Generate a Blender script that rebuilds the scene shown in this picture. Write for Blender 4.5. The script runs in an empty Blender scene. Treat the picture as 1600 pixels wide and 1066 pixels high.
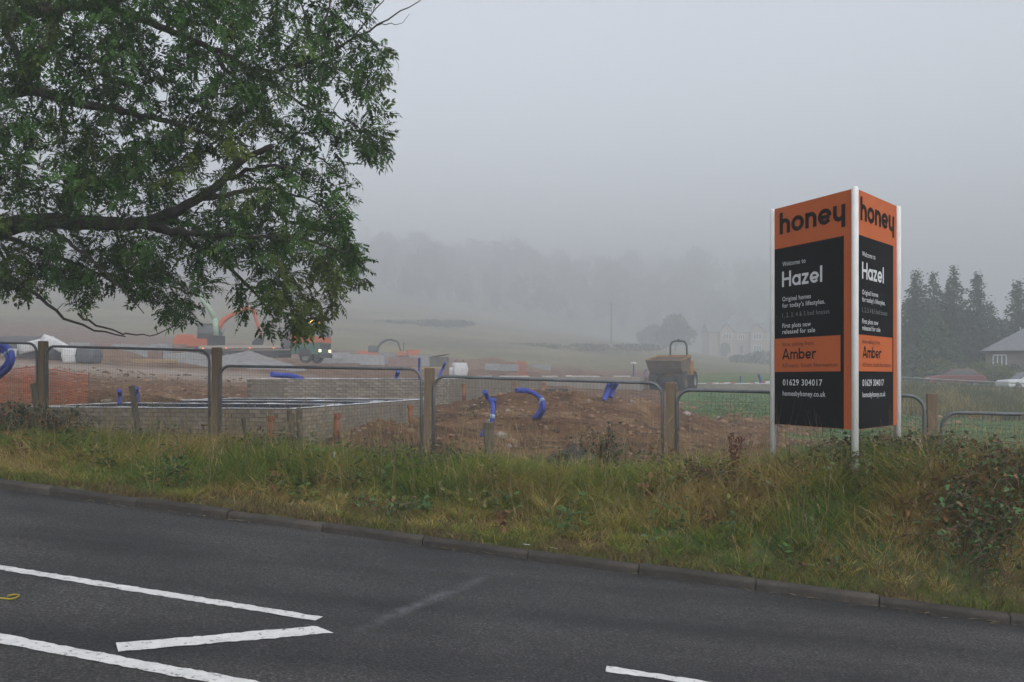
import bpy, bmesh, math, random
import numpy as np
from mathutils import Vector, Matrix, Euler, noise as mnoise

R = math.radians
random.seed(7)
RNG = np.random.default_rng(11)
scene = bpy.context.scene
COL = scene.collection

# ------------------------------------------------------------------ camera, sky, sun, exposure
F = 1500.0                      # focal length in pixels of a 1600 px wide frame, horizon at row 590
cam_d = bpy.data.cameras.new('camera')
cam_d.sensor_width = 36.0
cam_d.lens = 36.0 * F / 1600.0
cam_d.shift_y = 57.0 / 1600.0
cam_d.clip_start = 0.05
cam_d.clip_end = 3000.0
cam = bpy.data.objects.new('camera', cam_d)
cam.location = (0, 0, 0)
cam.rotation_euler = (R(90), 0, 0)
COL.objects.link(cam)
scene.camera = cam

SUN_EL, SUN_AZ = 48.0, 150.0    # degrees; azimuth clockwise from +Y
world = bpy.data.worlds.new('World')
scene.world = world
world.use_nodes = True
wt = world.node_tree
wt.nodes.clear()
w_out = wt.nodes.new('ShaderNodeOutputWorld')
w_bg = wt.nodes.new('ShaderNodeBackground')
w_sky = wt.nodes.new('ShaderNodeTexSky')
w_sky.sky_type = 'NISHITA'
w_sky.sun_disc = False
w_sky.sun_elevation = R(SUN_EL)
w_sky.sun_rotation = R(SUN_AZ)
w_sky.air_density = 1.0
w_sky.dust_density = 1.5
w_sky.ozone_density = 1.0
w_hsv = wt.nodes.new('ShaderNodeHueSaturation')
w_hsv.inputs['Saturation'].default_value = 0.29
wt.links.new(w_sky.outputs[0], w_hsv.inputs['Color'])
wt.links.new(w_hsv.outputs[0], w_bg.inputs[0])
w_bg.inputs[1].default_value = 0.15
wt.links.new(w_bg.outputs[0], w_out.inputs[0])

sun_d = bpy.data.lights.new('sun', 'SUN')
sun_d.energy = 0.55
sun_d.angle = R(40)
sun_d.color = (1.0, 0.97, 0.93)
sun = bpy.data.objects.new('sun', sun_d)
sdir = Vector((math.sin(R(SUN_AZ)) * math.cos(R(SUN_EL)), math.cos(R(SUN_AZ)) * math.cos(R(SUN_EL)), math.sin(R(SUN_EL))))
sun.rotation_euler = sdir.to_track_quat('Z', 'Y').to_euler()
sun.location = sdir * 50
COL.objects.link(sun)

scene.view_settings.view_transform = 'Standard'
scene.view_settings.look = 'None'
scene.view_settings.gamma = 1.0
scene.view_settings.use_curve_mapping = False
scene.view_settings.exposure = 1.30
scene.cycles.volume_bounces = 2
scene.cycles.max_bounces = 8
scene.cycles.use_denoising = True
HAZE_DENSITY = 0.0044

# ------------------------------------------------------------------ materials
MATS = {}
def lin(r, g, b):
    f = lambda c: c / 12.92 if c <= 0.04045 else ((c + 0.055) / 1.055) ** 2.4
    return (f(r / 255), f(g / 255), f(b / 255))

def mat(name, c1, c2=None, scale=8.0, rough=0.8, bump=0.0, bscale=None, metal=0.0, detail=5.0, spec=0.35, rand=None, stretch=None, emit=None, estr=0.0):
    """Principled material whose colour wanders between c1 and c2 by noise; rand = spread of value between objects."""
    if name in MATS: return MATS[name]
    m = bpy.data.materials.new(name); m.use_nodes = True
    nt = m.node_tree; N = nt.nodes; L = nt.links
    p = N['Principled BSDF']
    p.inputs['Roughness'].default_value = rough
    p.inputs['Metallic'].default_value = metal
    p.inputs['Specular IOR Level'].default_value = spec
    if c2 is None: c2 = tuple(x * 0.8 for x in c1)
    tc = N.new('ShaderNodeTexCoord'); mp = N.new('ShaderNodeMapping')
    if stretch: mp.inputs['Scale'].default_value = stretch
    L.new(tc.outputs['Object'], mp.inputs[0])
    nz = N.new('ShaderNodeTexNoise'); nz.inputs['Scale'].default_value = scale; nz.inputs['Detail'].default_value = detail; nz.inputs['Roughness'].default_value = 0.62
    L.new(mp.outputs[0], nz.inputs['Vector'])
    rp = N.new('ShaderNodeValToRGB')
    rp.color_ramp.elements[0].position = 0.32; rp.color_ramp.elements[0].color = (*c1, 1)
    rp.color_ramp.elements[1].position = 0.68; rp.color_ramp.elements[1].color = (*c2, 1)
    L.new(nz.outputs[0], rp.inputs[0])
    col = rp.outputs[0]
    if rand:
        oi = N.new('ShaderNodeObjectInfo'); mr = N.new('ShaderNodeMapRange')
        mr.inputs[3].default_value = 1 - rand; mr.inputs[4].default_value = 1 + rand
        L.new(oi.outputs['Random'], mr.inputs[0])
        hs = N.new('ShaderNodeHueSaturation'); L.new(col, hs.inputs['Color']); L.new(mr.outputs[0], hs.inputs['Value'])
        col = hs.outputs[0]
    L.new(col, p.inputs['Base Color'])
    if bump:
        nb = N.new('ShaderNodeTexNoise'); nb.inputs['Scale'].default_value = bscale or scale * 4; nb.inputs['Detail'].default_value = 6
        L.new(mp.outputs[0], nb.inputs['Vector'])
        bp = N.new('ShaderNodeBump'); bp.inputs['Strength'].default_value = min(1, bump); bp.inputs['Distance'].default_value = 0.02
        L.new(nb.outputs[0], bp.inputs['Height']); L.new(bp.outputs[0], p.inputs['Normal'])
    if emit:
        p.inputs['Emission Color'].default_value = (*emit, 1); p.inputs['Emission Strength'].default_value = estr
    MATS[name] = m
    return m

def leaf_mat(name, trans=0.35, rough=0.55, tint=(1, 1, 1)):
    """Foliage: colour from the mesh's own per-leaf colour attribute, light passing through the blade."""
    if name in MATS: return MATS[name]
    m = bpy.data.materials.new(name); m.use_nodes = True
    nt = m.node_tree; N = nt.nodes; L = nt.links
    p = N['Principled BSDF']; out = N['Material Output']
    at = N.new('ShaderNodeAttribute'); at.attribute_name = 'tone'
    mx = N.new('ShaderNodeMix'); mx.data_type = 'RGBA'; mx.blend_type = 'MULTIPLY'; mx.inputs[0].default_value = 1.0
    L.new(at.outputs['Color'], mx.inputs[6]); mx.inputs[7].default_value = (*tint, 1)
    p.inputs['Roughness'].default_value = rough; p.inputs['Specular IOR Level'].default_value = 0.25
    L.new(mx.outputs[2], p.inputs['Base Color'])
    tr = N.new('ShaderNodeBsdfTranslucent'); L.new(mx.outputs[2], tr.inputs[0])
    ms = N.new('ShaderNodeMixShader'); ms.inputs[0].default_value = trans
    L.new(p.outputs[0], ms.inputs[1]); L.new(tr.outputs[0], ms.inputs[2]); L.new(ms.outputs[0], out.inputs[0])
    MATS[name] = m
    return m

# ------------------------------------------------------------------ mesh helpers
class MB:
    def __init__(s): s.v = []; s.f = []; s.sm = []
    def add(s, vs, fs, smooth=False):
        o = len(s.v); s.v += [tuple(x) for x in vs]; s.f += [tuple(i + o for i in f) for f in fs]; s.sm += [smooth] * len(fs); return s
    def box(s, c, d, rot=None, taper=1.0):
        """box of size d about c; rot = euler tuple; taper scales the top"""
        h = [x / 2 for x in d]; vs = []
        for z in (-1, 1):
            k = taper if z > 0 else 1.0
            for x, y in ((-1, -1), (1, -1), (1, 1), (-1, 1)): vs.append(Vector((x * h[0] * k, y * h[1] * k, z * h[2])))
        if rot: M = Euler(rot).to_matrix(); vs = [M @ v for v in vs]
        c = Vector(c)
        return s.add([v + c for v in vs], [(3, 2, 1, 0), (4, 5, 6, 7), (0, 1, 5, 4), (1, 2, 6, 5), (2, 3, 7, 6), (3, 0, 4, 7)])
    def prism(s, prof, y0, y1, axis='y'):
        """profile of (x, z) points extruded along y (or x: profile is (y, z))"""
        n = len(prof)
        if axis == 'y': vs = [(x, y0, z) for x, z in prof] + [(x, y1, z) for x, z in prof]
        elif axis == 'x': vs = [(y0, x, z) for x, z in prof] + [(y1, x, z) for x, z in prof]
        else: vs = [(x, z, y0) for x, z in prof] + [(x, z, y1) for x, z in prof]
        fs = [tuple(range(n)), tuple(range(2 * n - 1, n - 1, -1))] + [(i, i + n, (i + 1) % n + n, (i + 1) % n) for i in range(n)]
        return s.add(vs, fs)
    def tube(s, pts, r, n=8, caps=True, smooth=True):
        pts = [Vector(p) for p in pts]
        rs = r if isinstance(r, (list, tuple)) else [r] * len(pts)
        t0 = (pts[1] - pts[0]).normalized()
        u = t0.orthogonal().normalized(); vs = []
        for i, p in enumerate(pts):
            t = (pts[min(i + 1, len(pts) - 1)] - pts[max(i - 1, 0)]).normalized()
            u = (u - t * u.dot(t)); u = u.normalized() if u.length > 1e-6 else t.orthogonal().normalized()
            w = t.cross(u)
            for k in range(n):
                a = 2 * math.pi * k / n
                vs.append(p + (u * math.cos(a) + w * math.sin(a)) * rs[i])
        fs = []
        for i in range(len(pts) - 1):
            for k in range(n): fs.append((i * n + k, i * n + (k + 1) % n, (i + 1) * n + (k + 1) % n, (i + 1) * n + k))
        s.add(vs, fs, smooth)
        if caps:
            o = len(s.v) - len(vs)
            s.f += [tuple(o + k for k in range(n - 1, -1, -1)), tuple(o + (len(pts) - 1) * n + k for k in range(n))]; s.sm += [False, False]
        return s
    def lathe(s, prof, c, axis='y', n=20, smooth=False):
        """closed profile of (radius, offset) turned about an axis through c"""
        m = len(prof); vs = []
        for k in range(n):
            a = 2 * math.pi * k / n; ca, sa = math.cos(a), math.sin(a)
            for r, o in prof:
                if axis == 'y': vs.append((c[0] + r * ca, c[1] + o, c[2] + r * sa))
                elif axis == 'x': vs.append((c[0] + o, c[1] + r * ca, c[2] + r * sa))
                else: vs.append((c[0] + r * ca, c[1] + r * sa, c[2] + o))
        fs = []
        for k in range(n):
            k2 = (k + 1) % n
            for j in range(m): fs.append((k * m + j, k2 * m + j, k2 * m + (j + 1) % m, k * m + (j + 1) % m))
        return s.add(vs, fs, smooth)
    def ball(s, c, r, sub=2, jit=0.0, sq=(1, 1, 1), seed=0):
        bm = bmesh.new(); bmesh.ops.create_icosphere(bm, subdivisions=sub, radius=1.0)
        vs = []
        for v in bm.verts:
            k = 1 + jit * mnoise.noise(v.co * 1.7 + Vector((seed * 3.1, seed * 1.7, seed))) * 2
            vs.append((c[0] + v.co.x * r * sq[0] * k, c[1] + v.co.y * r * sq[1] * k, c[2] + v.co.z * r * sq[2] * k))
        fs = [tuple(v.index for v in f.verts) for f in bm.faces]; bm.free()
        return s.add(vs, fs)
    def mesh(s, name, m=None):
        me = bpy.data.meshes.new(name); me.from_pydata(s.v, [], s.f)
        if any(s.sm): me.polygons.foreach_set('use_smooth', s.sm)
        if m: me.materials.append(m)
        me.update(); return me
    def build(s, name, m, parent=None, bevel=0.0, recalc=True):
        me = s.mesh(name, m)
        if recalc:
            bm = bmesh.new(); bm.from_mesh(me); bmesh.ops.recalc_face_normals(bm, faces=bm.faces); bm.to_mesh(me); bm.free()
        o = bpy.data.objects.new(name, me); COL.objects.link(o)
        if parent: o.parent = parent
        if bevel:
            b = o.modifiers.new('bevel', 'BEVEL'); b.width = bevel; b.segments = 2; b.limit_method = 'ANGLE'
        return o

def tag(o, label=None, cat=None, group=None, kind=None):
    if label: o['label'] = label
    if cat: o['category'] = cat
    if group: o['group'] = group
    if kind: o['kind'] = kind
    return o
def thing(name, label, cat, loc=(0, 0, 0), rz=0.0, group=None):
    o = bpy.data.objects.new(name, None); COL.objects.link(o)
    o.location = loc; o.rotation_euler = (0, 0, rz); o.empty_display_size = 0.2
    return tag(o, label, cat, group)
def copy_tree(o, parent=None):
    c = o.copy(); COL.objects.link(c); c.parent = parent
    for ch in o.children: copy_tree(ch, c)
    return c
def fast_mesh(name, V, tri_or_quad, m, tone=None, parent=None, smooth=False):
    """numpy verts (n,3), faces (m,k) -> one mesh object, optional per-vertex colour 'tone'"""
    me = bpy.data.meshes.new(name)
    nf, k = tri_or_quad.shape
    me.vertices.add(len(V)); me.vertices.foreach_set('co', np.ascontiguousarray(V, dtype=np.float32).ravel())
    me.loops.add(nf * k); me.loops.foreach_set('vertex_index', np.ascontiguousarray(tri_or_quad, dtype=np.int32).ravel())
    me.polygons.add(nf); me.polygons.foreach_set('loop_start', np.arange(0, nf * k, k, dtype=np.int32))
    if smooth: me.polygons.foreach_set('use_smooth', np.ones(nf, dtype=bool))
    me.update(calc_edges=True); me.validate()
    if tone is not None:
        a = me.color_attributes.new('tone', 'FLOAT_COLOR', 'POINT')
        c = np.ones((len(V), 4), dtype=np.float32); c[:, :3] = tone
        a.data.foreach_set('color', c.ravel())
    me.materials.append(m)
    o = bpy.data.objects.new(name, me); COL.objects.link(o)
    if parent: o.parent = parent
    return o

# ------------------------------------------------------------------ noise and terrain
def _hash(i, j, seed):
    h = (i * 374761393 + j * 668265263 + seed * 974711) & 0xFFFFFFFF
    h = ((h ^ (h >> 13)) * 1274126177) & 0xFFFFFFFF
    return ((h ^ (h >> 16)) & 0xFFFF) / 65535.0
def vnoise(x, y, seed=0):
    x = np.asarray(x, float); y = np.asarray(y, float)
    i = np.floor(x).astype(np.int64); j = np.floor(y).astype(np.int64)
    u = x - i; v = y - j; u = u * u * (3 - 2 * u); v = v * v * (3 - 2 * v)
    a, b, c, d = _hash(i, j, seed), _hash(i + 1, j, seed), _hash(i, j + 1, seed), _hash(i + 1, j + 1, seed)
    return (a * (1 - u) + b * u) * (1 - v) + (c * (1 - u) + d * u) * v
def fbm(x, y, seed=0, oct=4):
    t = 0; a = 0.5
    for k in range(oct): t = t + a * vnoise(np.asarray(x) * 2 ** k, np.asarray(y) * 2 ** k, seed + k); a *= 0.5
    return t / (1 - 0.5 ** oct)
def sstep(a, b, x):
    t = np.clip((np.asarray(x, float) - a) / (b - a), 0, 1); return t * t * (3 - 2 * t)

KERB_N, NEAR_N = 7.77, 0.9       # the road's two edges, metres from the camera across the road
def s_of(X, Y): return -0.974 * X + 0.226 * Y
def n_of(X, Y): return 0.226 * X + 0.974 * Y
def xy_of(s, n): return (-0.974 * s + 0.226 * n, 0.226 * s + 0.974 * n)
def S_(s): return 70 * np.tanh(np.asarray(s, float) / 70)
def road_z(s): return -1.497 + 0.0890 * (S_(s) - 1.80)
def fence_q(X, Y): return 0.325 * (X + 6.76) + 0.9457 * (Y - 13.85)
def fence_gz(s): return -1.15 + 0.038 * (S_(s) - 2) + 0.27 * sstep(2.0, -2, s)
MOUNDS = [(0.9, 27.5, 2.6, 3.6, 0.75), (-0.2, 22.5, 1.7, 1.6, 0.45), (-2.5, 18.3, 0.75, 1.7, 0.42), (2.6, 22.0, 1.6, 1.3, 0.35), (4.4, 30, 2.5, 2.5, 0.5),
          (7.5, 16.2, 1.3, 0.7, 0.28), (5.2, 14.6, 1.0, 0.5, 0.16), (-9.8, 22.5, 2.5, 2.5, 0.4), (0.6, 17.2, 1.0, 0.8, 0.30), (1.6, 19.0, .7, .6, .38), (3.4, 20.2, .8, .6, .34), (-.9, 18.0, .6, .5, .3), (5.6, 16.4, .8, .5, .25), (2.4, 16.4, 0.9, 0.6, 0.22), (4.6, 18.5, 1.4, 0.8, 0.32), (6.4, 21, 1.6, 0.9, 0.3), (-1.6, 19.8, .9, .9, .3), (-1.0, 15.6, 1.5, 0.7, 0.15), (8.2, 12.9, 1.2, 0.5, 0.25)]
def plane_z(X, Y):
    Xc = 110 * np.tanh(np.asarray(X, float) / 110)
    Yc = np.minimum(np.asarray(Y, float), 880)
    h = np.clip(0.055 - 0.00045 * X, 0.02, 0.10)
    up = np.maximum(Yc - 115, 0)
    wood = 0.15 * np.clip((np.asarray(X, float) + 90) / 160, 0, 1) * (1 - sstep(170, 320, X))
    return -1.95 - 0.057 * Xc + 0.0257 * Yc + wood * np.maximum(np.minimum(Yc, 720) - 440, 0) + h * (np.sqrt(up * up + 400) - 20)
def ground_z(X, Y, lumps=True):
    X = np.asarray(X, float); Y = np.asarray(Y, float)
    s = s_of(X, Y); n = n_of(X, Y); q = fence_q(X, Y); rz = road_z(s)
    fz = fence_gz(s)
    t = np.clip((n - 7.9) / np.maximum((n - 7.9) - q, 0.6), 0, 1)
    tb = sstep(0.02, 0.62 - 0.22 * sstep(2, -2, s), t)
    verge = (rz + 0.06) * (1 - tb) + fz * tb
    if lumps: verge = verge + 0.07 * (fbm(X * 1.3, Y * 1.3, 3) - 0.5) * sstep(0.05, 0.3, t)
    site = plane_z(X, Y)
    site = site + 1.15 * sstep(44, 74, Y) * sstep(11, 27, X) * (1 - sstep(110, 170, Y))
    if lumps:
        amp = 0.30 * sstep(1, 6, q) + 0.25 * sstep(60, 160, Y)
        site = site + amp * (fbm(X * 1.2, Y * 1.2, 5, 5) - 0.5) + 0.35 * sstep(3, 9, q) * (fbm(X * 0.22, Y * 0.22, 9, 3) - 0.5) * (1 - 0.8 * sstep(30, 60, Y))
        for mx, my, rx, ry, mh in MOUNDS:
            site = site + mh * np.exp(-((X - mx) / rx) ** 2 - ((Y - my) / ry) ** 2) * (0.75 + 0.5 * fbm(X * 1.6, Y * 1.6, 21))
        lat = (X - 3.0) * 0.989 - (Y - 15.0) * 0.148 + 0.5 * np.sin(Y * 0.14)
        rut = np.exp(-((np.abs(lat) - 0.95) / 0.28) ** 2)
        site = site - 0.10 * rut * sstep(2, 5, q) * (1 - sstep(48, 58, Y)) + 0.05 * np.exp(-((np.abs(lat) - 1.5) / 0.2) ** 2) * sstep(2, 5, q) * (1 - sstep(48, 58, Y))
    k = sstep(0.0, 3.2, q)
    z = np.where(q > 0, fz * (1 - k) + site * k, verge)
    far = sstep(25, 60, np.abs(s)) * (n > KERB_N)
    z = np.where(n < NEAR_N, rz + 0.1, z)
    onroad = (n > NEAR_N - 0.02) & (n < KERB_N + 0.1)
    z = np.where(onroad, rz - 0.25, z)
    return z
def gz(X, Y): return float(ground_z(np.array([X]), np.array([Y]))[0])
def gp(px, D, up=0.0):
    """the ground point seen in column px at distance D"""
    X = (px - 800.0) / F * D
    return Vector((X, D, gz(X, D) + up))
def at(px, py, D): return Vector(((px - 800.0) / F * D, D, (590.0 - py) / F * D))
_HD = np.exp(np.linspace(np.log(7.9), np.log(450), 6000))
def hit(px, py):
    """where the line of sight through (px, py) first meets the ground"""
    X = (px - 800.0) / F * _HD; z = ground_z(X, _HD); r = (590.0 - py) / F * _HD
    ok = np.nonzero((r <= z) & (fence_q(X, _HD) > -5))[0]
    i = int(ok[0]) if len(ok) else len(_HD) - 1
    return Vector((X[i], _HD[i], z[i]))
def on_road(px, py):
    a, b = (px - 800.0) / F, (590.0 - py) / F
    D = 6.0
    for _ in range(30): D = float(road_z(s_of(a * D, D))) / b
    return (a * D, D)

def axis_lines(lo, hi, f0, f1, step, grow):
    xs = list(np.arange(f0, f1 + 1e-6, step)); d = step
    x = f1
    while x < hi: d *= grow; x += d; xs.append(min(x, hi))
    d = step; x = f0
    while x > lo: d *= grow; x -= d; xs.insert(0, max(x, lo))
    return np.array(xs)
gx = axis_lines(-640, 640, -17, 20, 0.2, 1.045)
gy = axis_lines(-120, 1080, 6.4, 34, 0.2, 1.04)
GX, GY = np.meshgrid(gx, gy)
GZ = ground_z(GX, GY)
def gz(X, Y):
    """height of the ground sheet itself at one point"""
    i = min(max(int(np.searchsorted(gx, X)) - 1, 0), len(gx) - 2); j = min(max(int(np.searchsorted(gy, Y)) - 1, 0), len(gy) - 2)
    u = (X - gx[i]) / (gx[i + 1] - gx[i]); v = (Y - gy[j]) / (gy[j + 1] - gy[j])
    return float((GZ[j, i] * (1 - u) + GZ[j, i + 1] * u) * (1 - v) + (GZ[j + 1, i] * (1 - u) + GZ[j + 1, i + 1] * u) * v)
V = np.stack([GX.ravel(), GY.ravel(), GZ.ravel()], 1)
nx, ny = len(gx), len(gy)
ii = (np.arange(ny - 1)[:, None] * nx + np.arange(nx - 1)[None]).ravel()
Q = np.stack([ii, ii + 1, ii + nx + 1, ii + nx], 1)
# real ground cover: how much grass grows here (0 bare earth .. 1 grass) and how stony it is
Xr, Yr = V[:, 0], V[:, 1]
q_ = fence_q(Xr, Yr); n_ = n_of(Xr, Yr)
nz1 = fbm(Xr * 0.35, Yr * 0.35, 40); nz2 = fbm(Xr * 0.08, Yr * 0.08, 44)
right_field = sstep(0.155, 0.20, Xr / np.maximum(Yr, 1) + 0.05 * (nz1 - 0.5)) * sstep(30, 44, Yr + 14 * (nz1 - 0.5))
right_near = sstep(0.25, 0.36, Xr / np.maximum(Yr, 1) + 0.25 * (nz1 - 0.5)) * sstep(4.0, 10, q_ + 6 * (nz1 - 0.5))
far_field = sstep(120, 150, Yr + 0.32 * Xr + 18 * (nz2 - 0.5))
side = sstep(0.62, 0.8, np.abs(Xr) / np.maximum(Yr, 1))
green = np.clip(np.maximum.reduce([right_field, right_near * (0.35 + 0.9 * nz1), far_field, side]) , 0, 1)
green = np.where(q_ < 0.6, 0.35 + 0.4 * nz1, green)
green = np.where((n_ > NEAR_N) & (n_ < KERB_N + 0.5), 0.62, green)
green = np.where(n_ < NEAR_N, 0.1, green)
stone = np.exp(-((Yr - 47 - 3 * (nz1 - .5)) / 6.5) ** 2) * sstep(3, -3, Xr) * 0.9
straw = np.clip(sstep(70, 130, Yr), 0, 1); straw = np.where((n_ > NEAR_N) & (n_ < KERB_N + 0.6), 0.8, straw)
tone = np.stack([green, stone, straw], 1)

def ground_material():
    m = bpy.data.materials.new('ground_cover'); m.use_nodes = True
    nt = m.node_tree; N = nt.nodes; L = nt.links; p = N['Principled BSDF']
    p.inputs['Roughness'].default_value = 0.95; p.inputs['Specular IOR Level'].default_value = 0.1
    at_ = N.new('ShaderNodeAttribute'); at_.attribute_name = 'tone'
    sp = N.new('ShaderNodeSeparateColor'); L.new(at_.outputs['Color'], sp.inputs[0])
    geo = N.new('ShaderNodeNewGeometry')
    def noise(scale, det=6, ro=0.6):
        n = N.new('ShaderNodeTexNoise'); n.inputs['Scale'].default_value = scale; n.inputs['Detail'].default_value = det; n.inputs['Roughness'].default_value = ro
        L.new(geo.outputs['Position'], n.inputs['Vector']); return n
    def ramp(n, stops):
        r = N.new('ShaderNodeValToRGB'); e = r.color_ramp.elements
        e[0].position, e[0].color = stops[0][0], (*stops[0][1], 1); e[1].position, e[1].color = stops[-1][0], (*stops[-1][1], 1)
        for pos, c in stops[1:-1]: x = e.new(pos); x.color = (*c, 1)
        L.new(n.outputs[0], r.inputs[0]); return r.outputs[0]
    def mix(f, a, b, mode='MIX'):
        x = N.new('ShaderNodeMix'); x.data_type = 'RGBA'; x.blend_type = mode
        if isinstance(f, float): x.inputs[0].default_value = f
        else: L.new(f, x.inputs[0])
        L.new(a, x.inputs[6]); L.new(b, x.inputs[7]); return x.outputs[2]
    earth = ramp(noise(0.9), [(0.30, (0.055, 0.029, 0.016)), (0.43, (0.125, 0.066, 0.034)), (0.56, (0.185, 0.102, 0.053)), (0.70, (0.275, 0.185, 0.11))])
    clods = ramp(noise(9.0, 8, 0.7), [(0.3, (0.45, 0.42, 0.4)), (0.55, (1, 1, 1)), (0.75, (1.25, 1.2, 1.15))])
    earth = mix(1.0, earth, clods, 'MULTIPLY')
    stone_c = ramp(noise(5.0, 8, 0.7), [(0.3, (0.26, 0.21, 0.17)), (0.7, (0.38, 0.32, 0.27))])
    earth = mix(sp.outputs[1], earth, stone_c)
    gr = ramp(noise(0.7), [(0.3, (0.055, 0.105, 0.03)), (0.5, (0.085, 0.165, 0.052)), (0.7, (0.17, 0.19, 0.07))])
    st = ramp(noise(0.045, 8, 0.65), [(0.3, (0.085, 0.085, 0.038)), (0.5, (0.16, 0.14, 0.062)), (0.68, (0.25, 0.205, 0.10))])
    gr = mix(sp.outputs[2], gr, st)
    fine = ramp(noise(14, 6, 0.7), [(0.3, (0.6, 0.6, 0.6)), (0.7, (1.2, 1.2, 1.2))])
    gr = mix(1.0, gr, fine, 'MULTIPLY')
    ad = N.new('ShaderNodeMath'); ad.operation = 'ADD'; L.new(sp.outputs[0], ad.inputs[0])
    nn = noise(1.6, 8, 0.7); sb = N.new('ShaderNodeMath'); sb.operation = 'SUBTRACT'; L.new(nn.outputs[0], sb.inputs[0]); sb.inputs[1].default_value = 0.5
    L.new(sb.outputs[0], ad.inputs[1])
    mr = N.new('ShaderNodeMapRange'); mr.inputs[1].default_value = 0.38; mr.inputs[2].default_value = 0.62; L.new(ad.outputs[0], mr.inputs[0])
    L.new(mix(mr.outputs[0], earth, gr), p.inputs['Base Color'])
    bn = noise(6.0, 10, 0.72); bp = N.new('ShaderNodeBump'); bp.inputs['Strength'].default_value = 0.8; bp.inputs['Distance'].default_value = 0.12
    L.new(bn.outputs[0], bp.inputs['Height']); L.new(bp.outputs[0], p.inputs['Normal'])
    return m
ground = fast_mesh('ground', V, Q, ground_material(), tone, smooth=True)
ground['kind'] = 'structure'; ground['label'] = 'bare brown earth of a building site running into rough fields'

# ------------------------------------------------------------------ road, markings, kerb
def asphalt():
    m = bpy.data.materials.new('asphalt'); m.use_nodes = True
    nt = m.node_tree; N = nt.nodes; L = nt.links; p = N['Principled BSDF']
    p.inputs['Roughness'].default_value = 0.78; p.inputs['Specular IOR Level'].default_value = 0.35
    geo = N.new('ShaderNodeNewGeometry')
    def noise(scale, det, ro=0.6):
        n = N.new('ShaderNodeTexNoise'); n.inputs['Scale'].default_value = scale; n.inputs['Detail'].default_value = det; n.inputs['Roughness'].default_value = ro
        L.new(geo.outputs['Position'], n.inputs['Vector']); return n
    a = noise(58, 3, 0.85); r = N.new('ShaderNodeValToRGB'); e = r.color_ramp.elements
    e[0].position, e[0].color = 0.36, (0.008, 0.008, 0.0085, 1); e[1].position, e[1].color = 0.68, (0.102, 0.100, 0.099, 1)
    x = e.new(0.52); x.color = (0.031, 0.0305, 0.0305, 1); L.new(a.outputs[0], r.inputs[0])
    b = noise(0.8, 5); r2 = N.new('ShaderNodeValToRGB'); e = r2.color_ramp.elements
    e[0].position, e[0].color = 0.34, (0.66, 0.66, 0.67, 1); e[1].position, e[1].color = 0.68, (1.22, 1.21, 1.20, 1); L.new(b.outputs[0], r2.inputs[0])
    mx = N.new('ShaderNodeMix'); mx.data_type = 'RGBA'; mx.blend_type = 'MULTIPLY'; mx.inputs[0].default_value = 1
    L.new(r.outputs[0], mx.inputs[6]); L.new(r2.outputs[0], mx.inputs[7])
    tcn = N.new('ShaderNodeMapping'); tcn.vector_type = 'POINT'; tcn.inputs['Rotation'].default_value = (0, 0, math.atan2(.226, .974)); tcn.inputs['Scale'].default_value = (0.10, 1.6, 1)
    L.new(geo.outputs['Position'], tcn.inputs[0])
    trk = N.new('ShaderNodeTexNoise'); trk.inputs['Scale'].default_value = 1.0; trk.inputs['Detail'].default_value = 3; L.new(tcn.outputs[0], trk.inputs['Vector'])
    r4 = N.new('ShaderNodeValToRGB'); e = r4.color_ramp.elements; e[0].position, e[0].color = 0.36, (0.66, 0.66, 0.67, 1); e[1].position, e[1].color = 0.64, (1.34, 1.33, 1.30, 1); L.new(trk.outputs[0], r4.inputs[0])
    mx0 = mx; mx = N.new('ShaderNodeMix'); mx.data_type = 'RGBA'; mx.blend_type = 'MULTIPLY'; mx.inputs[0].default_value = 1
    L.new(mx0.outputs[2], mx.inputs[6]); L.new(r4.outputs[0], mx.inputs[7])
    # chalky tyre scuff: distance to a line on the road, broken up by noise
    p0, p1 = Vector((*on_road(555, 988), 0)), Vector((*on_road(748, 905), 0))
    d = (p1 - p0).normalized(); nn = Vector((-d.y, d.x, 0))
    def dot(vec, off):
        v = N.new('ShaderNodeVectorMath'); v.operation = 'DOT_PRODUCT'; L.new(geo.outputs['Position'], v.inputs[0]); v.inputs[1].default_value = vec
        s = N.new('ShaderNodeMath'); s.operation = 'SUBTRACT'; L.new(v.outputs['Value'], s.inputs[0]); s.inputs[1].default_value = off; return s.outputs[0]
    def math_(op, a, b=None, c=None):
        s = N.new('ShaderNodeMath'); s.operation = op
        for k, q in enumerate((a, b, c)):
            if q is None: continue
            if isinstance(q, (int, float)): s.inputs[k].default_value = q
            else: L.new(q, s.inputs[k])
        return s.outputs[0]
    wob = noise(3.0, 4)
    off = math_('ADD', dot(nn, nn.dot(p0)), math_('MULTIPLY', math_('SUBTRACT', wob.outputs[0], 0.5), 0.10))
    along = dot(d, d.dot(p0)); ln = (p1 - p0).length
    f1 = math_('SUBTRACT', 1.0, math_('MULTIPLY', math_('ABSOLUTE', off), 14.0)); f1 = math_('MAXIMUM', f1, 0.0)
    f2 = math_('MAXIMUM', math_('SUBTRACT', 1.0, math_('ABSOLUTE', math_('DIVIDE', math_('SUBTRACT', along, ln * 0.55), ln * 0.55))), 0.0)
    blot = noise(5.0, 6, 0.75); f3 = math_('MAXIMUM', math_('MULTIPLY', math_('SUBTRACT', blot.outputs[0], 0.36), 3.2), 0.0)
    sc = math_('MINIMUM', math_('MULTIPLY', math_('MULTIPLY', f1, math_('POWER', f2, 0.6)), f3), 0.7)
    m3 = N.new('ShaderNodeMix'); m3.data_type = 'RGBA'; L.new(sc, m3.inputs[0]); L.new(mx.outputs[2], m3.inputs[6]); m3.inputs[7].default_value = (0.15, 0.155, 0.17, 1)
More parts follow.
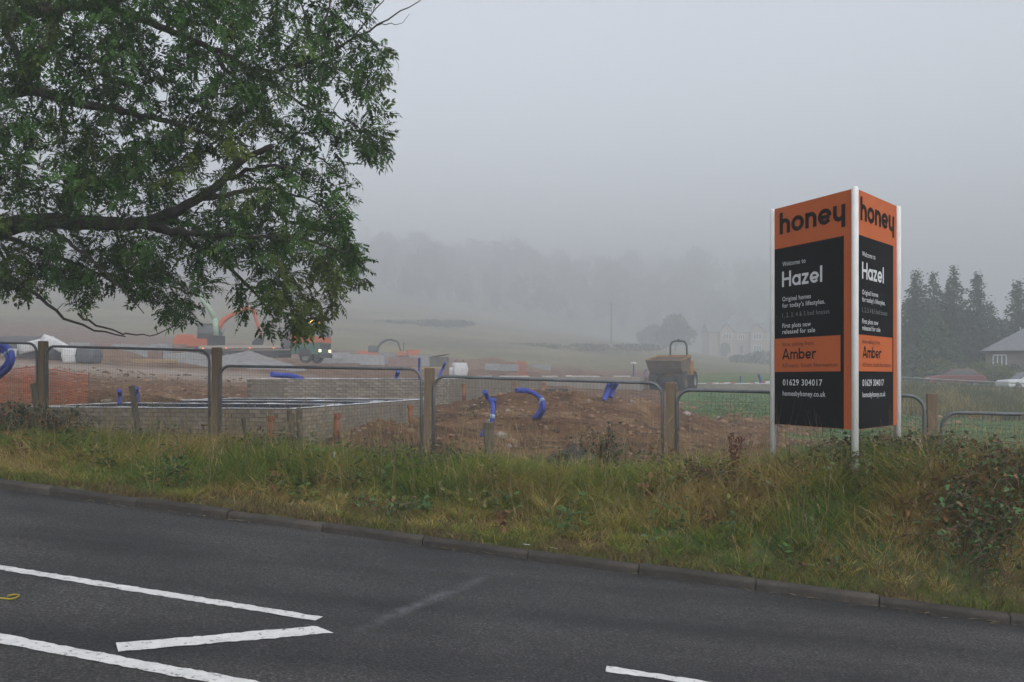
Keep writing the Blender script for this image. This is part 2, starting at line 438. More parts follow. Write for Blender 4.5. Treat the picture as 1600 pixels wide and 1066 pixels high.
    # hairline cracks, only where a broad noise lets them show
    wv = N.new('ShaderNodeMix'); wv.data_type = 'VECTOR'; wv.inputs[0].default_value = 0.12; wn = noise(1.6, 5, .7); L.new(geo.outputs['Position'], wv.inputs[4]); L.new(wn.outputs['Color'], wv.inputs[5])
    vo = N.new('ShaderNodeTexVoronoi'); vo.feature = 'DISTANCE_TO_EDGE'; vo.inputs['Scale'].default_value = 0.55; L.new(wv.outputs[1], vo.inputs['Vector'])
    ck = math_('MAXIMUM', math_('SUBTRACT', 1.0, math_('MULTIPLY', vo.outputs['Distance'], 150.0)), 0.0); msk = noise(0.35, 3); ck = math_('MULTIPLY', ck, math_('MINIMUM', math_('MAXIMUM', math_('MULTIPLY', math_('SUBTRACT', msk.outputs[0], 0.50), 9.0), 0.0), 0.75))
    m5 = N.new('ShaderNodeMix'); m5.data_type = 'RGBA'; L.new(ck, m5.inputs[0]); L.new(m3.outputs[2], m5.inputs[6]); m5.inputs[7].default_value = (0.010, 0.010, 0.010, 1)
    L.new(m5.outputs[2], p.inputs['Base Color'])
    bp = N.new('ShaderNodeBump'); bp.inputs['Strength'].default_value = 0.55; bp.inputs['Distance'].default_value = 0.006
    L.new(a.outputs[0], bp.inputs['Height']); L.new(bp.outputs[0], p.inputs['Normal'])
    return m
ss = np.arange(-60, 60.1, 1.0); ns = np.linspace(NEAR_N, KERB_N + 0.02, 8)
V = []
for s in ss:
    for n in ns:
        x, y = xy_of(s, n); V.append((x, y, float(road_z(s))))
V = np.array(V); k = len(ns)
ii = (np.arange(len(ss) - 1)[:, None] * k + np.arange(k - 1)[None]).ravel()
road = fast_mesh('road', V, np.stack([ii, ii + 1, ii + k + 1, ii + k], 1), asphalt(), smooth=True)
road['kind'] = 'structure'; road['label'] = 'dark asphalt road sloping down past the verge'

def paint_mat():
    if 'road_paint' in MATS: return MATS['road_paint']
    m = mat('road_paint', (0.68, 0.67, 0.65), (0.54, 0.535, 0.52), scale=9, rough=0.7, bump=0.3, bscale=90)
    N = m.node_tree.nodes; L = m.node_tree.links; p = N['Principled BSDF']; src = p.inputs['Base Color'].links[0].from_socket
    nz = N.new('ShaderNodeTexNoise'); nz.inputs['Scale'].default_value = 26; nz.inputs['Detail'].default_value = 8; nz.inputs['Roughness'].default_value = 0.75
    tc = N.new('ShaderNodeTexCoord'); L.new(tc.outputs['Object'], nz.inputs['Vector'])
    mr = N.new('ShaderNodeMapRange'); mr.inputs[1].default_value = 0.555; mr.inputs[2].default_value = 0.64; L.new(nz.outputs[0], mr.inputs[0])
    mx = N.new('ShaderNodeMix'); mx.data_type = 'RGBA'; L.new(mr.outputs[0], mx.inputs[0]); L.new(src, mx.inputs[6]); mx.inputs[7].default_value = (0.12, 0.12, 0.12, 1); L.new(mx.outputs[2], p.inputs['Base Color'])
    return m
def marking(p, q, w0, w1, name):
    """painted band between two road points (x, y), ragged edges, 4 mm proud"""
    a, b = Vector(p), Vector(q); d = (b - a); ln = d.length; d.normalize(); nrm = Vector((-d.y, d.x)); N_ = max(6, int(ln / 0.035)); vs = []; fs = []
    for i in range(N_ + 1):
        t = i / N_; c = a + d * ln * t; w = (w0 + (w1 - w0) * t) / 2
        for sgn in (-1, 1):
            j = 0.016 * (random.random() - 0.5) + 0.014 * (float(vnoise(i * 0.13, sgn * 7.3, 4)) - 0.5)
            e = 0.0
            if i in (0, N_): e = random.uniform(-0.03, 0.03)
            x = c + nrm * sgn * (w + j) + d * e
            vs.append((x.x, x.y, float(road_z(s_of(x.x, x.y))) + 0.005))
    for i in range(N_): fs.append((2 * i, 2 * i + 1, 2 * i + 3, 2 * i + 2))
    o = MB().add(vs, fs).build(name, paint_mat(), road, recalc=False)
    return o
marking(on_road(-420, 820), on_road(498, 968), 0.105, 0.10, 'centre_line')
marking(on_road(180, 1013), on_road(506, 985), 0.14, 0.155, 'hatch_line')
marking(on_road(-500, 906), on_road(420, 1077), 0.115, 0.12, 'edge_line')
marking(on_road(942, 1045), on_road(1500, 1131), 0.095, 0.10, 'centre_line')

kerb = bpy.data.objects.new('kerb', None); COL.objects.link(kerb); kerb['kind'] = 'structure'; kerb['label'] = 'worn concrete kerb along the grass verge'
kerb_m = mat('kerb_concrete', (0.028, 0.025, 0.021), (0.060, 0.052, 0.043), scale=4, rough=0.9, bump=0.5, bscale=40, rand=0.18)
prof = [(0, -0.2), (0, 0.05), (0.010, 0.066), (0.03, 0.074), (0.115, 0.072), (0.115, -0.2)]
ksm = MB().prism(prof, -0.4562, 0.4562, axis='x')
kmesh = None
for i in range(-26, 26):
    s = i * 0.915 + 0.3; x, y = xy_of(s, KERB_N)
    if kmesh is None:
        o = ksm.build('kerb_stone', kerb_m, kerb, bevel=0.008); kmesh = o.data
    else:
        o = bpy.data.objects.new('kerb_stone', kmesh); COL.objects.link(o); o.parent = kerb
        b = o.modifiers.new('bevel', 'BEVEL'); b.width = 0.008; b.segments = 2; b.limit_method = 'ANGLE'
    gr_ = 0.0890 / math.cosh(s / 70) ** 2
    ang = math.atan2(0.226, -0.974)
    M = Matrix.Rotation(ang + math.pi, 4, 'Z') @ Matrix.Rotation(math.atan(gr_) + random.uniform(-.006, .006), 4, 'Y')
    o.matrix_local = Matrix.Translation((x, y, float(road_z(s)) + random.uniform(-.008, .006))) @ M @ Matrix.Rotation(random.uniform(-.012, .012), 4, 'Z')

# ------------------------------------------------------------------ haze
hz = MB().box((0, 480, 55), (1290, 1206, 140)).build('haze', None)
hm = bpy.data.materials.new('haze_air'); hm.use_nodes = True
hm.node_tree.nodes.clear()
ho = hm.node_tree.nodes.new('ShaderNodeOutputMaterial'); hv = hm.node_tree.nodes.new('ShaderNodeVolumePrincipled')
hv.inputs['Color'].default_value = (0.665, 0.69, 0.72, 1); hv.inputs['Density'].default_value = HAZE_DENSITY; hv.inputs['Anisotropy'].default_value = 0.0
hm.node_tree.links.new(hv.outputs[0], ho.inputs['Volume'])
hz.data.materials.clear(); hz.data.materials.append(hm)
hz['kind'] = 'stuff'; hz['label'] = 'thick pale morning mist over everything'

# ------------------------------------------------------------------ site sign
white_post = mat('white_paint', (0.80, 0.80, 0.79), (0.70, 0.70, 0.69), scale=6, rough=0.5)
orange = mat('sign_orange', (0.52, 0.125, 0.036), (0.48, 0.112, 0.032), scale=3, rough=0.6, spec=0.15)
black = mat('sign_black', (0.0060, 0.0065, 0.0075), (0.008, 0.0085, 0.0095), scale=3, rough=0.7, spec=0.08)
ink = mat('sign_dark_ink', (0.016, 0.009, 0.007), (0.02, 0.011, 0.008), scale=3, rough=0.7, spec=0.1)
ink_soft = mat('sign_brown_ink', (0.10, 0.030, 0.014), (0.12, 0.036, 0.016), scale=3, rough=0.6)
wink = mat('sign_white_ink', (0.66, 0.67, 0.68), (0.60, 0.61, 0.62), scale=3, rough=0.5)
gink = mat('sign_grey_ink', (0.20, 0.205, 0.21), (0.18, 0.185, 0.19), scale=3, rough=0.5)

def arc(cx, cy, rx, ry, a0, a1, n=18):
    return [(cx + rx * math.cos(R(a0 + (a1 - a0) * i / n)), cy + ry * math.sin(R(a0 + (a1 - a0) * i / n))) for i in range(n + 1)]
def glyph(ch, t):
    """centre-line strokes of a round geometric letter, x-height 1; returns (strokes, advance width)"""
    h = t / 2; r = 0.5 - h; A = 1.43
    if ch == 'o': return [arc(.5, .5, r, r, 0, 360, 32)], 1.0
    if ch == 'a': return [arc(.5, .5, r, r, 0, 360, 32), [(1 - h, 0), (1 - h, 1)]], 1.0
    if ch == 'b': return [arc(.5, .5, r, r, 0, 360, 32), [(h, 0), (h, A)]], 1.0
    if ch == 'e': return [arc(.5, .5, r, r, 0, 322, 28), [(h, .46), (1 - h, .46)]], 1.0
    w = 0.86; R_ = (w - t) / 2; cx = w / 2
    if ch == 'n': return [[(h, 0), (h, 1)], arc(cx, 1 - h - R_, R_, R_, 180, 0) + [(w - h, 0)]], w
    if ch == 'h': return [[(h, 0), (h, A)], arc(cx, 1 - h - R_, R_, R_, 180, 0) + [(w - h, 0)]], w
    if ch == 'y': return [[(h, 1)] + arc(cx, h + R_, R_, R_, 180, 360), [(w - h, 1), (w - h, -.40)]], w
    if ch == 'm':
        w2 = 1.36; R2 = (w2 - t) / 4
        return [[(h, 0), (h, 1)], arc(h + R2, 1 - h - R2, R2, R2, 180, 0) + [(h + 2 * R2, 0)], arc(h + 3 * R2, 1 - h - R2, R2, R2, 180, 0) + [(h + 4 * R2, 0)]], w2
    if ch == 'r': return [[(h, 0), (h, 1)], arc(.5, .52, .5 - h, .48 - h, 180, 62, 10)], 0.62
    if ch == 'l': return [[(h, 0), (h, A)]], t
    if ch == 'z': return [[(.02, 1 - h), (.76, 1 - h)], [(.66, 1 - h), (.12, h)], [(.02, h), (.78, h)]], 0.8
    if ch == 'H': return [[(h, 0), (h, A)], [(1.08 - h, 0), (1.08 - h, A)], [(h, A / 2), (1.08 - h, A / 2)]], 1.08
    if ch == 'A': return [[(h * .9, 0), (.66, A)], [(1.32 - h * .9, 0), (.66, A)], [(.3, .40), (1.02, .40)]], 1.32
def word(txt, t, gap):
    """monoline lettering as flat ribbons, each stroke a hair above the one before"""
    out = []; x = 0
    for ch in txt:
        mb = MB(); lay = 0
        strokes, adv = glyph(ch, t)
        for st in strokes:
            n = len(st); closed = n > 8 and abs(st[0][0] - st[-1][0]) + abs(st[0][1] - st[-1][1]) < 1e-6
            L_, R__ = [], []
            for i in range(n):
                a = Vector(st[i - 1]) if i > 0 else (Vector(st[-2]) if closed else Vector(st[0]))
                b = Vector(st[i + 1]) if i < n - 1 else (Vector(st[1]) if closed else Vector(st[-1]))
                d = (b - a).normalized(); nv = Vector((-d.y, d.x)); p = Vector(st[i])
                L_.append((x + p.x + nv.x * t / 2, p.y + nv.y * t / 2, lay * 0.0006)); R__.append((x + p.x - nv.x * t / 2, p.y - nv.y * t / 2, lay * 0.0006))
            mb.add(L_ + R__, [(n + i, n + i + 1, i + 1, i) for i in range(n - 1)])
            lay += 1
        x += adv + gap
        out.append((mb.v, mb.f))
    return out
def typed(txt, bold):
    cu = bpy.data.curves.new('lettering', 'FONT'); cu.body = txt; cu.size = 1.0; cu.offset = bold; cu.resolution_u = 4; cu.space_character = 1.1
    ob = bpy.data.objects.new('lettering', cu); COL.objects.link(ob)
    dg = bpy.context.evaluated_depsgraph_get(); me = ob.evaluated_get(dg).to_mesh()
    vs = [tuple(v.co) for v in me.vertices]; fs = [tuple(p.vertices) for p in me.polygons]
    ob.evaluated_get(dg).to_mesh_clear(); bpy.data.objects.remove(ob); bpy.data.curves.remove(cu)
    return vs, fs
CAP = max(v[1] for v in typed('H', 0)[0])

SW = 1.2 - 0.066                 # panel width between posts
SH = 2.19
ZT, ZB = 1.715, -0.475
LAYOUT = [  # text, style, u0, u1, v_baseline, height (cap, or x-height for drawn letters), material, bold
    ('honey', 'draw', .075, .925, .1235, .0, ink, .27),
    ('Welcome to', 'type', .115, .43, .273, .0205, wink, .004),
    ('Hazel', 'draw', .11, .645, .368, .0, wink, .235),
    ('Original homes', 'type', .115, .50, .4335, .0195, wink, .010),
    ("for today's lifestyles.", 'type', .115, .68, .4635, .0195, wink, .010),
    ('1, 2, 3, 4 & 5 bed houses', 'type', .115, .735, .508, .0200, gink, .0),
    ('First plots now', 'type', .115, .50, .5555, .0195, wink, .012),
    ('released for sale', 'type', .115, .555, .5835, .0195, wink, .012),
    ('Now selling from', 'type', .115, .535, .6400, .0185, ink_soft, .006),
    ('Amber', 'draw', .115, .575, .7005, .0, ink, .225),
    ('Alfreton, South Normanton', 'type', .115, .835, .7370, .0185, ink_soft, .006),
    ('01629 304017', 'type', .12, .645, .8185, .0265, wink, .012),
    ('homesbyhoney.co.uk', 'type', .12, .685, .8660, .0215, wink, .010)]
sign = thing('site_sign', 'tall three-sided black and orange housing sign on white posts', 'sign', (3.109, 8.70, gz(3.109, 8.7)))
sz = sign.location.z
e1 = Vector((-589, 1500, 0)).normalized(); e2 = Vector((1213, 1500, 0)).normalized()
P0 = Vector((0, 0, 0)); P1 = e1 * 1.2; P2 = e2 * 1.225
for k, P in enumerate((P0, P1, P2)):
    top = ZT + 0.012 - sz if k == 0 else ZT + 0.004 - sz
    zb = gz(3.109 + P.x, 8.7 + P.y) - sz - 0.3
    mb = MB().tube([(P.x, P.y, zb), (P.x, P.y, top - .012), (P.x, P.y, top)], [0.031, 0.031, 0.026], 20)
    mb.build('post', white_post, sign)
def face(A, B, text=True):
    """one printed panel from post A (the reader's left) to post B"""
    d = (B - A).normalized(); nrm = Vector((d.y, -d.x, 0))
    o0 = A + d * 0.033; back = 0.006
    M = Matrix(((d.x, 0, nrm.x, o0.x), (d.y, 0, nrm.y, o0.y), (0, 1, 0, ZB - sz), (0, 0, 0, 1)))   # local x along the panel, y up, z out
    def put(mb, name, m, par):
        o = mb.build(name, m, par); o.matrix_local = M if par is sign else Matrix.Identity(4); return o
    panel = put(MB().box((SW / 2, SH / 2, 0), (SW, SH, 0.012)), 'panel', orange if text else black, sign)
    if not text: return
    def plate(u0, u1, v0, v1, z, m, name):
        put(MB().box(((u0 + u1) / 2 * SW, (1 - (v0 + v1) / 2) * SH, z), ((u1 - u0) * SW, (v1 - v0) * SH, 0.003)), name, m, panel)
    plate(0.003, 0.905, .188, .9985, 0.0065, black, 'black_field')
    plate(0.0032, 0.868, .604, .757, 0.0095, orange, 'orange_band')
    for u in (.025, .955):
        for v in (.02, .26, .5, .74, .975):
            put(MB().lathe([(0, .003), (.004, .002), (.006, 0), (0, 0)], (u * SW, (1 - v) * SH, .008), 'z', 10), 'fixing_screw', mat('screw_steel', (0.10, 0.07, 0.06), (0.14, 0.1, 0.08), rough=.6), panel)
    for txt, style, u0, u1, vb, hh, m, bold in LAYOUT:
        runs = word(txt, bold, 0.10 if txt == 'honey' else 0.115) if style == 'draw' else [typed(txt, bold)]
        x0 = min(v[0] for vs, fs in runs for v in vs); x1 = max(v[0] for vs, fs in runs for v in vs)
        kx = (u1 - u0) * SW / (x1 - x0)
        if style == 'draw': ky = {'honey': 0.0690, 'Hazel': 0.0495, 'Amber': 0.0345}[txt] * SH
        else: ky = hh * SH / CAP
        zz = 0.0125 if txt in ('Now selling from', 'Amber', 'Alfreton, South Normanton') else 0.0095
        for vs, fs in runs:
            vv = [(u0 * SW + (v[0] - x0) * kx, (1 - vb) * SH + v[1] * ky, zz + v[2]) for v in vs]
            o = put(MB().add(vv, fs), 'letter' if style == 'draw' else 'lettering', m, panel)
            if style != 'draw': o['kind'] = 'stuff'
face(P1, P0); face(P0, P2); face(P2, P1, False)

# ------------------------------------------------------------------ fence along the verge
wood = mat('fence_post_wood', (0.145, 0.108, 0.072), (0.21, 0.158, 0.108), scale=5, rough=0.9, bump=0.5, bscale=30, stretch=(6, 6, 0.7), rand=0.15)
old_wood = mat('old_grey_wood', (0.085, 0.075, 0.055), (0.14, 0.125, 0.098), scale=6, rough=0.95, bump=0.6, bscale=30, stretch=(6, 6, 0.7), rand=0.2)
galv = mat('galvanised_steel', (0.115, 0.125, 0.135), (0.17, 0.18, 0.19), scale=9, rough=0.55, metal=0.35)
wire_m = mat('galvanised_wire', (0.10, 0.105, 0.11), (0.13, 0.135, 0.14), scale=9, rough=0.6, metal=0.3)
KS = {2: 2.055, 3: 3.07}
def fk(k): k = KS.get(k, k); return Vector((-6.76 + 2.788 * k, 13.85 - 0.958 * k, 0))
FDIR = Vector((0.9457, -0.325, 0))
post_top = {-1: 520, 0: 533, 1: 543, 2: 575, 3: 598, 4: 615, 5: 640}
post_lbl = {-1: 'brown timber fence post hidden beyond the big tree', 0: 'brown timber post next to the blue hoop of pipe', 1: 'brown timber post in front of the flatbed lorry',
            2: 'brown timber post in front of the corner of the farther brick footing', 3: 'brown timber post standing in front of the yellow dumper', 4: 'brown timber post just beyond the black and orange sign', 5: 'brown timber fence post at the low end of the verge'}
for k in range(0, 5):
    c = fk(k); D = c.y; g = gz(c.x, c.y)
    top = (590 - post_top[k]) / F * D
    o = MB().box((0, 0, (top - g - .3) / 2), (0.105, 0.10, top - g + .3)).build('fence_post', wood, None, bevel=0.008)
    o.location = (c.x, c.y, g); o.rotation_euler = (R(random.uniform(-.6, .6)), R(random.uniform(-.5, .5)), math.atan2(-.325, .9457))
    tag(o, post_lbl[k], 'post', 'timber posts of the verge fence')
# panel top heights (rows of the two ends)
ptops = {0: (531, 537), 1: (541, 548), 2: (572, 577), 3: (588, 599), 4: (609, 619), 5: (644, 657)}
plbl = {0: 'grey wire mesh fence panel with the blue hoop behind it', 1: 'highest whole grey mesh fence panel, between timber posts, white footing edge behind',
        2: 'grey mesh fence panel in front of the two brick footings', 3: 'grey mesh fence panel in front of the kinked blue pipes',
        4: 'grey mesh fence panel behind the black and orange sign', 5: 'lowest grey mesh fence panel, beside the bramble-topped stones'}
PH = 1.30
for k in range(0, 6):
    a, b = fk(k - 1), fk(k)
    L0 = (b - a).length
    p0 = a + FDIR * 0.085; p1 = b - FDIR * 0.085
    p0.z = (590 - ptops[k][0]) / F * p0.y; p1.z = (590 - ptops[k][1]) / F * p1.y
    off = Vector((-0.325, -0.9457, 0)) * 0.035
    t = thing('mesh_fence', plbl[k], 'fence', (p0.x + off.x, p0.y + off.y, p0.z - PH), 0, 'mesh panels of the verge fence')
    ex = (p1 - p0); W = ex.length; ex.normalize(); ez = Vector((0, 0, 1))
    def P(u, z): return ex * u + ez * z
    r = 0.15; path = [P(0, 0), P(0, PH - r)]
    for i in range(1, 7):
        an = R(180 - 15 * i); path.append(P(r + r * math.cos(an), PH - r + r * math.sin(an)))
    path.append(P(W - r, PH))
    for i in range(1, 7):
        an = R(90 - 15 * i); path.append(P(W - r + r * math.cos(an), PH - r + r * math.sin(an)))
    path.append(P(W, 0))
    MB().tube(path, 0.0185, 10).build('frame_tube', galv, t)
    mb = MB()
    nv = int(W / 0.042)
    for i in range(1, nv):
        u = W * i / nv; e = min(u, W - u); zt = PH if e > r else PH - r + math.sqrt(max(0, r * r - (r - e) ** 2))
        mb.tube([P(u, 0.05), P(u, zt)], 0.0013, 3, caps=False, smooth=False)
    for j in range(1, 11):
        z = 0.05 + (PH - 0.06) * j / 11
        mb.tube([P(0, z), P(W, z)], 0.0014, 3, caps=False, smooth=False)
    o = mb.build('wire_mesh', wire_m, t, recalc=False); o['kind'] = 'stuff'
    MB().tube([P(0, 0.05), P(W, 0.05)], 0.018, 8).build('bottom_rail', galv, t)

# ------------------------------------------------------------------ the big ash tree over the verge
bark = mat('ash_bark', (0.030, 0.027, 0.022), (0.060, 0.054, 0.045), scale=6, rough=0.95, bump=0.6, bscale=22)
leafm = leaf_mat('ash_leaf', trans=0.36, rough=0.65)

def in_poly(x, y, poly):
    x = np.asarray(x); y = np.asarray(y); c = np.zeros(x.shape, bool); j = len(poly) - 1
    for i in range(len(poly)):
        xi, yi = poly[i]; xj, yj = poly[j]
        m = ((yi > y) != (yj > y)) & (x < (xj - xi) * (y - yi) / (yj - yi + 1e-9) + xi)
        c ^= m; j = i
    return c
def edge_dist(x, y, poly):
    d = np.full(np.shape(x), 1e9)
    for i in range(len(poly)):
        ax, ay = poly[i - 1]; bx, by = poly[i]
        t = np.clip(((x - ax) * (bx - ax) + (y - ay) * (by - ay)) / ((bx - ax) ** 2 + (by - ay) ** 2 + 1e-9), 0, 1)
        d = np.minimum(d, np.hypot(x - ax - t * (bx - ax), y - ay - t * (by - ay)))
    return d
DT = 11.7
def spline(pts, step=0.12):
    """Catmull-Rom through points, evenly stepped"""
    P = [np.array(p, float) for p in pts]; P = [2 * P[0] - P[1]] + P + [2 * P[-1] - P[-2]]; out = []
    for i in range(1, len(P) - 2):
        n = max(2, int(np.linalg.norm(P[i + 1] - P[i]) / step))
        for k in range(n):
            t = k / n
            out.append(0.5 * ((2 * P[i]) + (-P[i - 1] + P[i + 1]) * t + (2 * P[i - 1] - 5 * P[i] + 4 * P[i + 1] - P[i + 2]) * t * t + (-P[i - 1] + 3 * P[i] - 3 * P[i + 1] + P[i + 2]) * t ** 3))
    out.append(P[-2]); return out
def leaflet_template(pairs=5):
    """one drooping pinnate leaf along +x, leaflets in pairs and one at the tip: verts (m,4,3)"""
    out = []; Lr = 0.19
    def blade(p, d, ln, w, tilt):
        d = np.array(d, float); d /= np.linalg.norm(d); side = np.cross(d, [0, 0, 1]); side /= np.linalg.norm(side) + 1e-9
        mid = p + d * ln * 0.45
        out.append([p, mid + side * w + np.array([0, 0, tilt]), p + d * ln + np.array([0, 0, -0.012]), mid - side * w + np.array([0, 0, tilt])])
    for i in range(pairs):
        t = 0.28 + 0.62 * i / (pairs - 1); p = np.array([Lr * t, 0, -0.05 * t * t])
        for sg in (-1, 1):
            blade(p, (0.62, sg * 1.0, -0.28), 0.060 * (0.85 + 0.3 * math.sin(math.pi * (i + 1) / (pairs + 1))), 0.0115, 0.004)
    blade(np.array([Lr * 0.95, 0, -0.05]), (1, 0, -0.35), 0.062, 0.012, 0.004)
    return np.array(out)
LT = leaflet_template()
def place_leaves(P, Dv, tone_rgb, scale):
    """P positions, Dv unit directions of the leaf stalks -> verts, quads, tones"""
    n = len(P); m = len(LT)
    x = Dv / np.linalg.norm(Dv, axis=1, keepdims=True)
    up = np.tile([0, 0, 1.0], (n, 1)) + RNG.normal(0, 0.45, (n, 3))
    y = np.cross(up, x); y /= np.linalg.norm(y, axis=1, keepdims=True) + 1e-9
    z = np.cross(x, y)
    T = LT.reshape(-1, 3)
    T2 = T[None] * (1 + RNG.normal(0, 0.06, (n, len(T), 3)))
    W = P[:, None] + scale[:, None, None] * (T2[..., 0:1] * x[:, None] + T2[..., 1:2] * y[:, None] + T2[..., 2:3] * z[:, None])
    V = W.reshape(-1, 3); Q = np.arange(len(V)).reshape(-1, 4)
    tn = np.repeat(tone_rgb, m * 4, axis=0) * (1 + RNG.normal(0, 0.12, (n * m, 1)).repeat(4, axis=0))
    return V, Q, np.clip(tn, 0.004, 1)

class Skeleton:
    def __init__(s): s.p = []; s.r = []; s.mb = MB(); s.dirs = []
    def limb(s, pts, r0, r1, n=8, step=0.12, jit=0.012, reg=True):
        c = spline(pts, step); N = len(c)
        for i in range(1, N - 1): c[i] = c[i] + RNG.normal(0, jit, 3)
        rs = [r0 + (r1 - r0) * (i / (N - 1)) ** 0.85 for i in range(N)]
        s.mb.tube([tuple(x) for x in c], rs, n)
        if reg:
            for i in range(N): s.p.append(c[i]); s.r.append(rs[i]); s.dirs.append(c[min(i + 1, N - 1)] - c[max(i - 1, 0)])
        return c
def T(px, py, dd=0.0): return np.array(at(px, py, DT + dd))

ash = thing('ash_tree', 'old ash tree reaching leafy boughs over the verge and fence', 'tree', (0, 0, 0))
sk = Skeleton()
bx, by = -9.0, 11.6; bz = gz(bx, by)
ash.location = (bx, by, bz)
trunk_top = np.array([-8.4, 11.9, 6.2])
sk.limb([(bx, by, bz - 0.3), (bx + .05, by, bz + 1.2), (bx + .25, by + .1, bz + 3.0), trunk_top, (-7.9, 11.8, 9.0), (-7.6, 11.9, 11.5)], 0.40, 0.07, 14, 0.25, 0.015)
lower = np.array([bx + .12, by + .05, bz + 2.0]); mid = np.array([bx + .35, by + .1, bz + 3.6])
sk.limb([lower, T(-170, 392), T(-60, 372, -.1), T(60, 346), T(150, 350, .1), T(230, 346), T(290, 320, -.2), T(345, 283, -.3), T(388, 244, -.3), T(425, 228, -.4)], 0.20, 0.032, 12)
sk.limb([T(165, 350, .1), T(245, 356, .35), T(330, 398, .6), T(395, 455, .7), T(432, 505, .8)], 0.060, 0.008)
sk.limb([T(215, 350), T(280, 362, -.4), T(380, 370, -.8), T(470, 372, -1.0), T(535, 395, -1.0)], 0.055, 0.008)
sk.limb([T(300, 315, -.2), T(380, 300, .3), T(450, 300, .7), T(520, 330, .8)], 0.045, 0.007)
sk.limb([T(350, 280, -.3), T(430, 260, -.8), T(500, 285, -1.0)], 0.035, 0.006)
sk.limb([mid, T(-120, 165, .3), T(0, 150), T(45, 140), T(100, 155, -.2), T(180, 172, -.3), T(250, 188, -.5), T(330, 215, -.7)], 0.13, 0.018, 10)
sk.limb([T(45, 140), T(38, 105, .1), T(18, 65, .3), T(-5, 25, .4)], 0.06, 0.03)
sk.limb([T(42, 128), T(58, 90, -.2), T(85, 40, -.4), T(120, -60, -.5)], 0.05, 0.012)
sk.limb([mid + [0, 0, .5], T(-80, 60, .6), T(60, 20, .7), T(150, 10, .6), T(250, 40, .4), T(330, 75, .3), T(400, 110, .2), T(462, 104), T(492, 70), T(508, 30), T(515, -30)], 0.12, 0.009, 10)
sk.limb([T(462, 104), T(510, 85, -.1), T(545, 66, -.2), T(590, 40, -.3), T(640, 12, -.4), T(662, -4, -.4)], 0.024, 0.004)
sk.limb([T(545, 66, -.2), T(575, 30, -.3), T(598, 4, -.3), T(610, -30, -.3)], 0.012, 0.004)
sk.limb([T(590, 40, -.3), T(622, 38, -.4), T(640, 22, -.4)], 0.007, 0.002, 6, .05)
sk.limb([T(560, 58, -.2), T(596, 70, -.3), T(618, 92, -.4), T(622, 112, -.4)], 0.008, 0.002, 6, .06)
sk.limb([T(492, 70), T(478, 40), T(470, 5, .1), T(455, -50, .2)], 0.018, 0.006)
sk.limb([T(400, 110, .2), T(470, 160, -.2), T(545, 190, -.5), T(590, 225, -.6)], 0.030, 0.004)
sk.limb([T(330, 75, .3), T(420, 190, .3), T(490, 240, .4), T(545, 285, .4)], 0.034, 0.005)
sk.limb([lower - [0, 0, .3], T(-130, 402, -.5), T(-20, 425, -.4), T(45, 452, -.3), T(88, 486, -.3), T(130, 510, -.3), T(165, 517, -.3), T(196, 526, -.3)], 0.07, 0.007)
sk.limb([T(122, 490, -.4), T(150, 508, -.4), T(190, 521, -.4), T(246, 522, -.4), T(272, 509, -.4), T(301, 505, -.4)], 0.017, 0.003, 6, 0.08)
sk.limb([T(246, 522, -.4), T(251, 506, -.4)], 0.004, 0.002, 5, 0.05)
sk.limb([T(-150, 395), T(0, 372, .6), T(80, 400, .9), T(160, 430, 1.0), T(240, 470, 1.0)], 0.06, 0.006)
sk.limb([T(60, 346), T(130, 395, -.6), T(190, 450, -.9), T(225, 490, -1.0)], 0.035, 0.005)
for (ax, ay, ad), (cx, cy, cd) in (((-100, 165, .3), (-420, 60, 2.0)), ((-120, 165, .3), (-380, 300, -1.6)), ((-150, 60, .6), (-350, -250, -1.2)), ((60, 20, .7), (160, -240, 1.4)), ((-80, 60, .6), (-60, -330, 0.5)), ((150, 10, .6), (330, -190, -.6)), ((-100, 165, .3), (-300, 120, 3.0))):
    a = T(ax, ay, ad); c = T(cx, cy, cd); sk.limb([a, a * .5 + c * .5 + RNG.normal(0, .25, 3), c], 0.07, 0.012)

POLY = [(-620, 420), (-620, -420), (-250, -640), (250, -560), (520, -260), (560, -40), (590, 0), (560, 40), (575, 85), (598, 68), (612, 118), (592, 150), (608, 205), (602, 262), (575, 250),
        (545, 215), (520, 225), (545, 285), (545, 345), (560, 400), (566, 445), (520, 470), (500, 510), (455, 520), (430, 532), (385, 500), (370, 450), (330, 420), (300, 480), (275, 495), (230, 470),
        (195, 440), (140, 450), (125, 490), (95, 470), (50, 470), (20, 445), (-40, 450), (-200, 470)]
N0 = 9500
px = RNG.uniform(-620, 620, N0 * 6); py = RNG.uniform(-640, 535, N0 * 6)
keep = in_poly(px, py, POLY); px, py = px[keep], py[keep]
inframe = (px > -40) & (py > -40)
keep = RNG.random(len(px)) < np.where(inframe, 1.0, 0.22); px, py = px[keep], py[keep]
ed = edge_dist(px, py, POLY)
half = 0.25 + 1.75 * np.sqrt(np.clip(ed / 170, 0, 1))
dd = RNG.uniform(-1, 1, len(px)) * half
lump = np.array([mnoise.noise(Vector((a / 46, b / 36, c * 1.1))) for a, b, c in zip(px, py, dd)])
keep = lump > -0.11 + 0.07 * RNG.normal(0, 1, len(px)); px, py, dd, ed = px[keep], py[keep], dd[keep], ed[keep]
n_tw = 2950
SHOW = [([(-60, 372), (60, 346), (150, 350), (230, 346), (290, 320), (345, 283), (388, 244), (425, 228)], 30), ([(0, 150), (45, 140), (100, 155), (180, 172), (250, 188)], 17), ([(45, 140), (38, 105), (18, 65)], 14), ([(400, 110), (462, 104), (545, 66), (640, 12)], 12), ([(462, 104), (492, 70), (508, 30)], 12), ([(165, 350), (245, 356), (330, 398), (395, 455)], 13)]
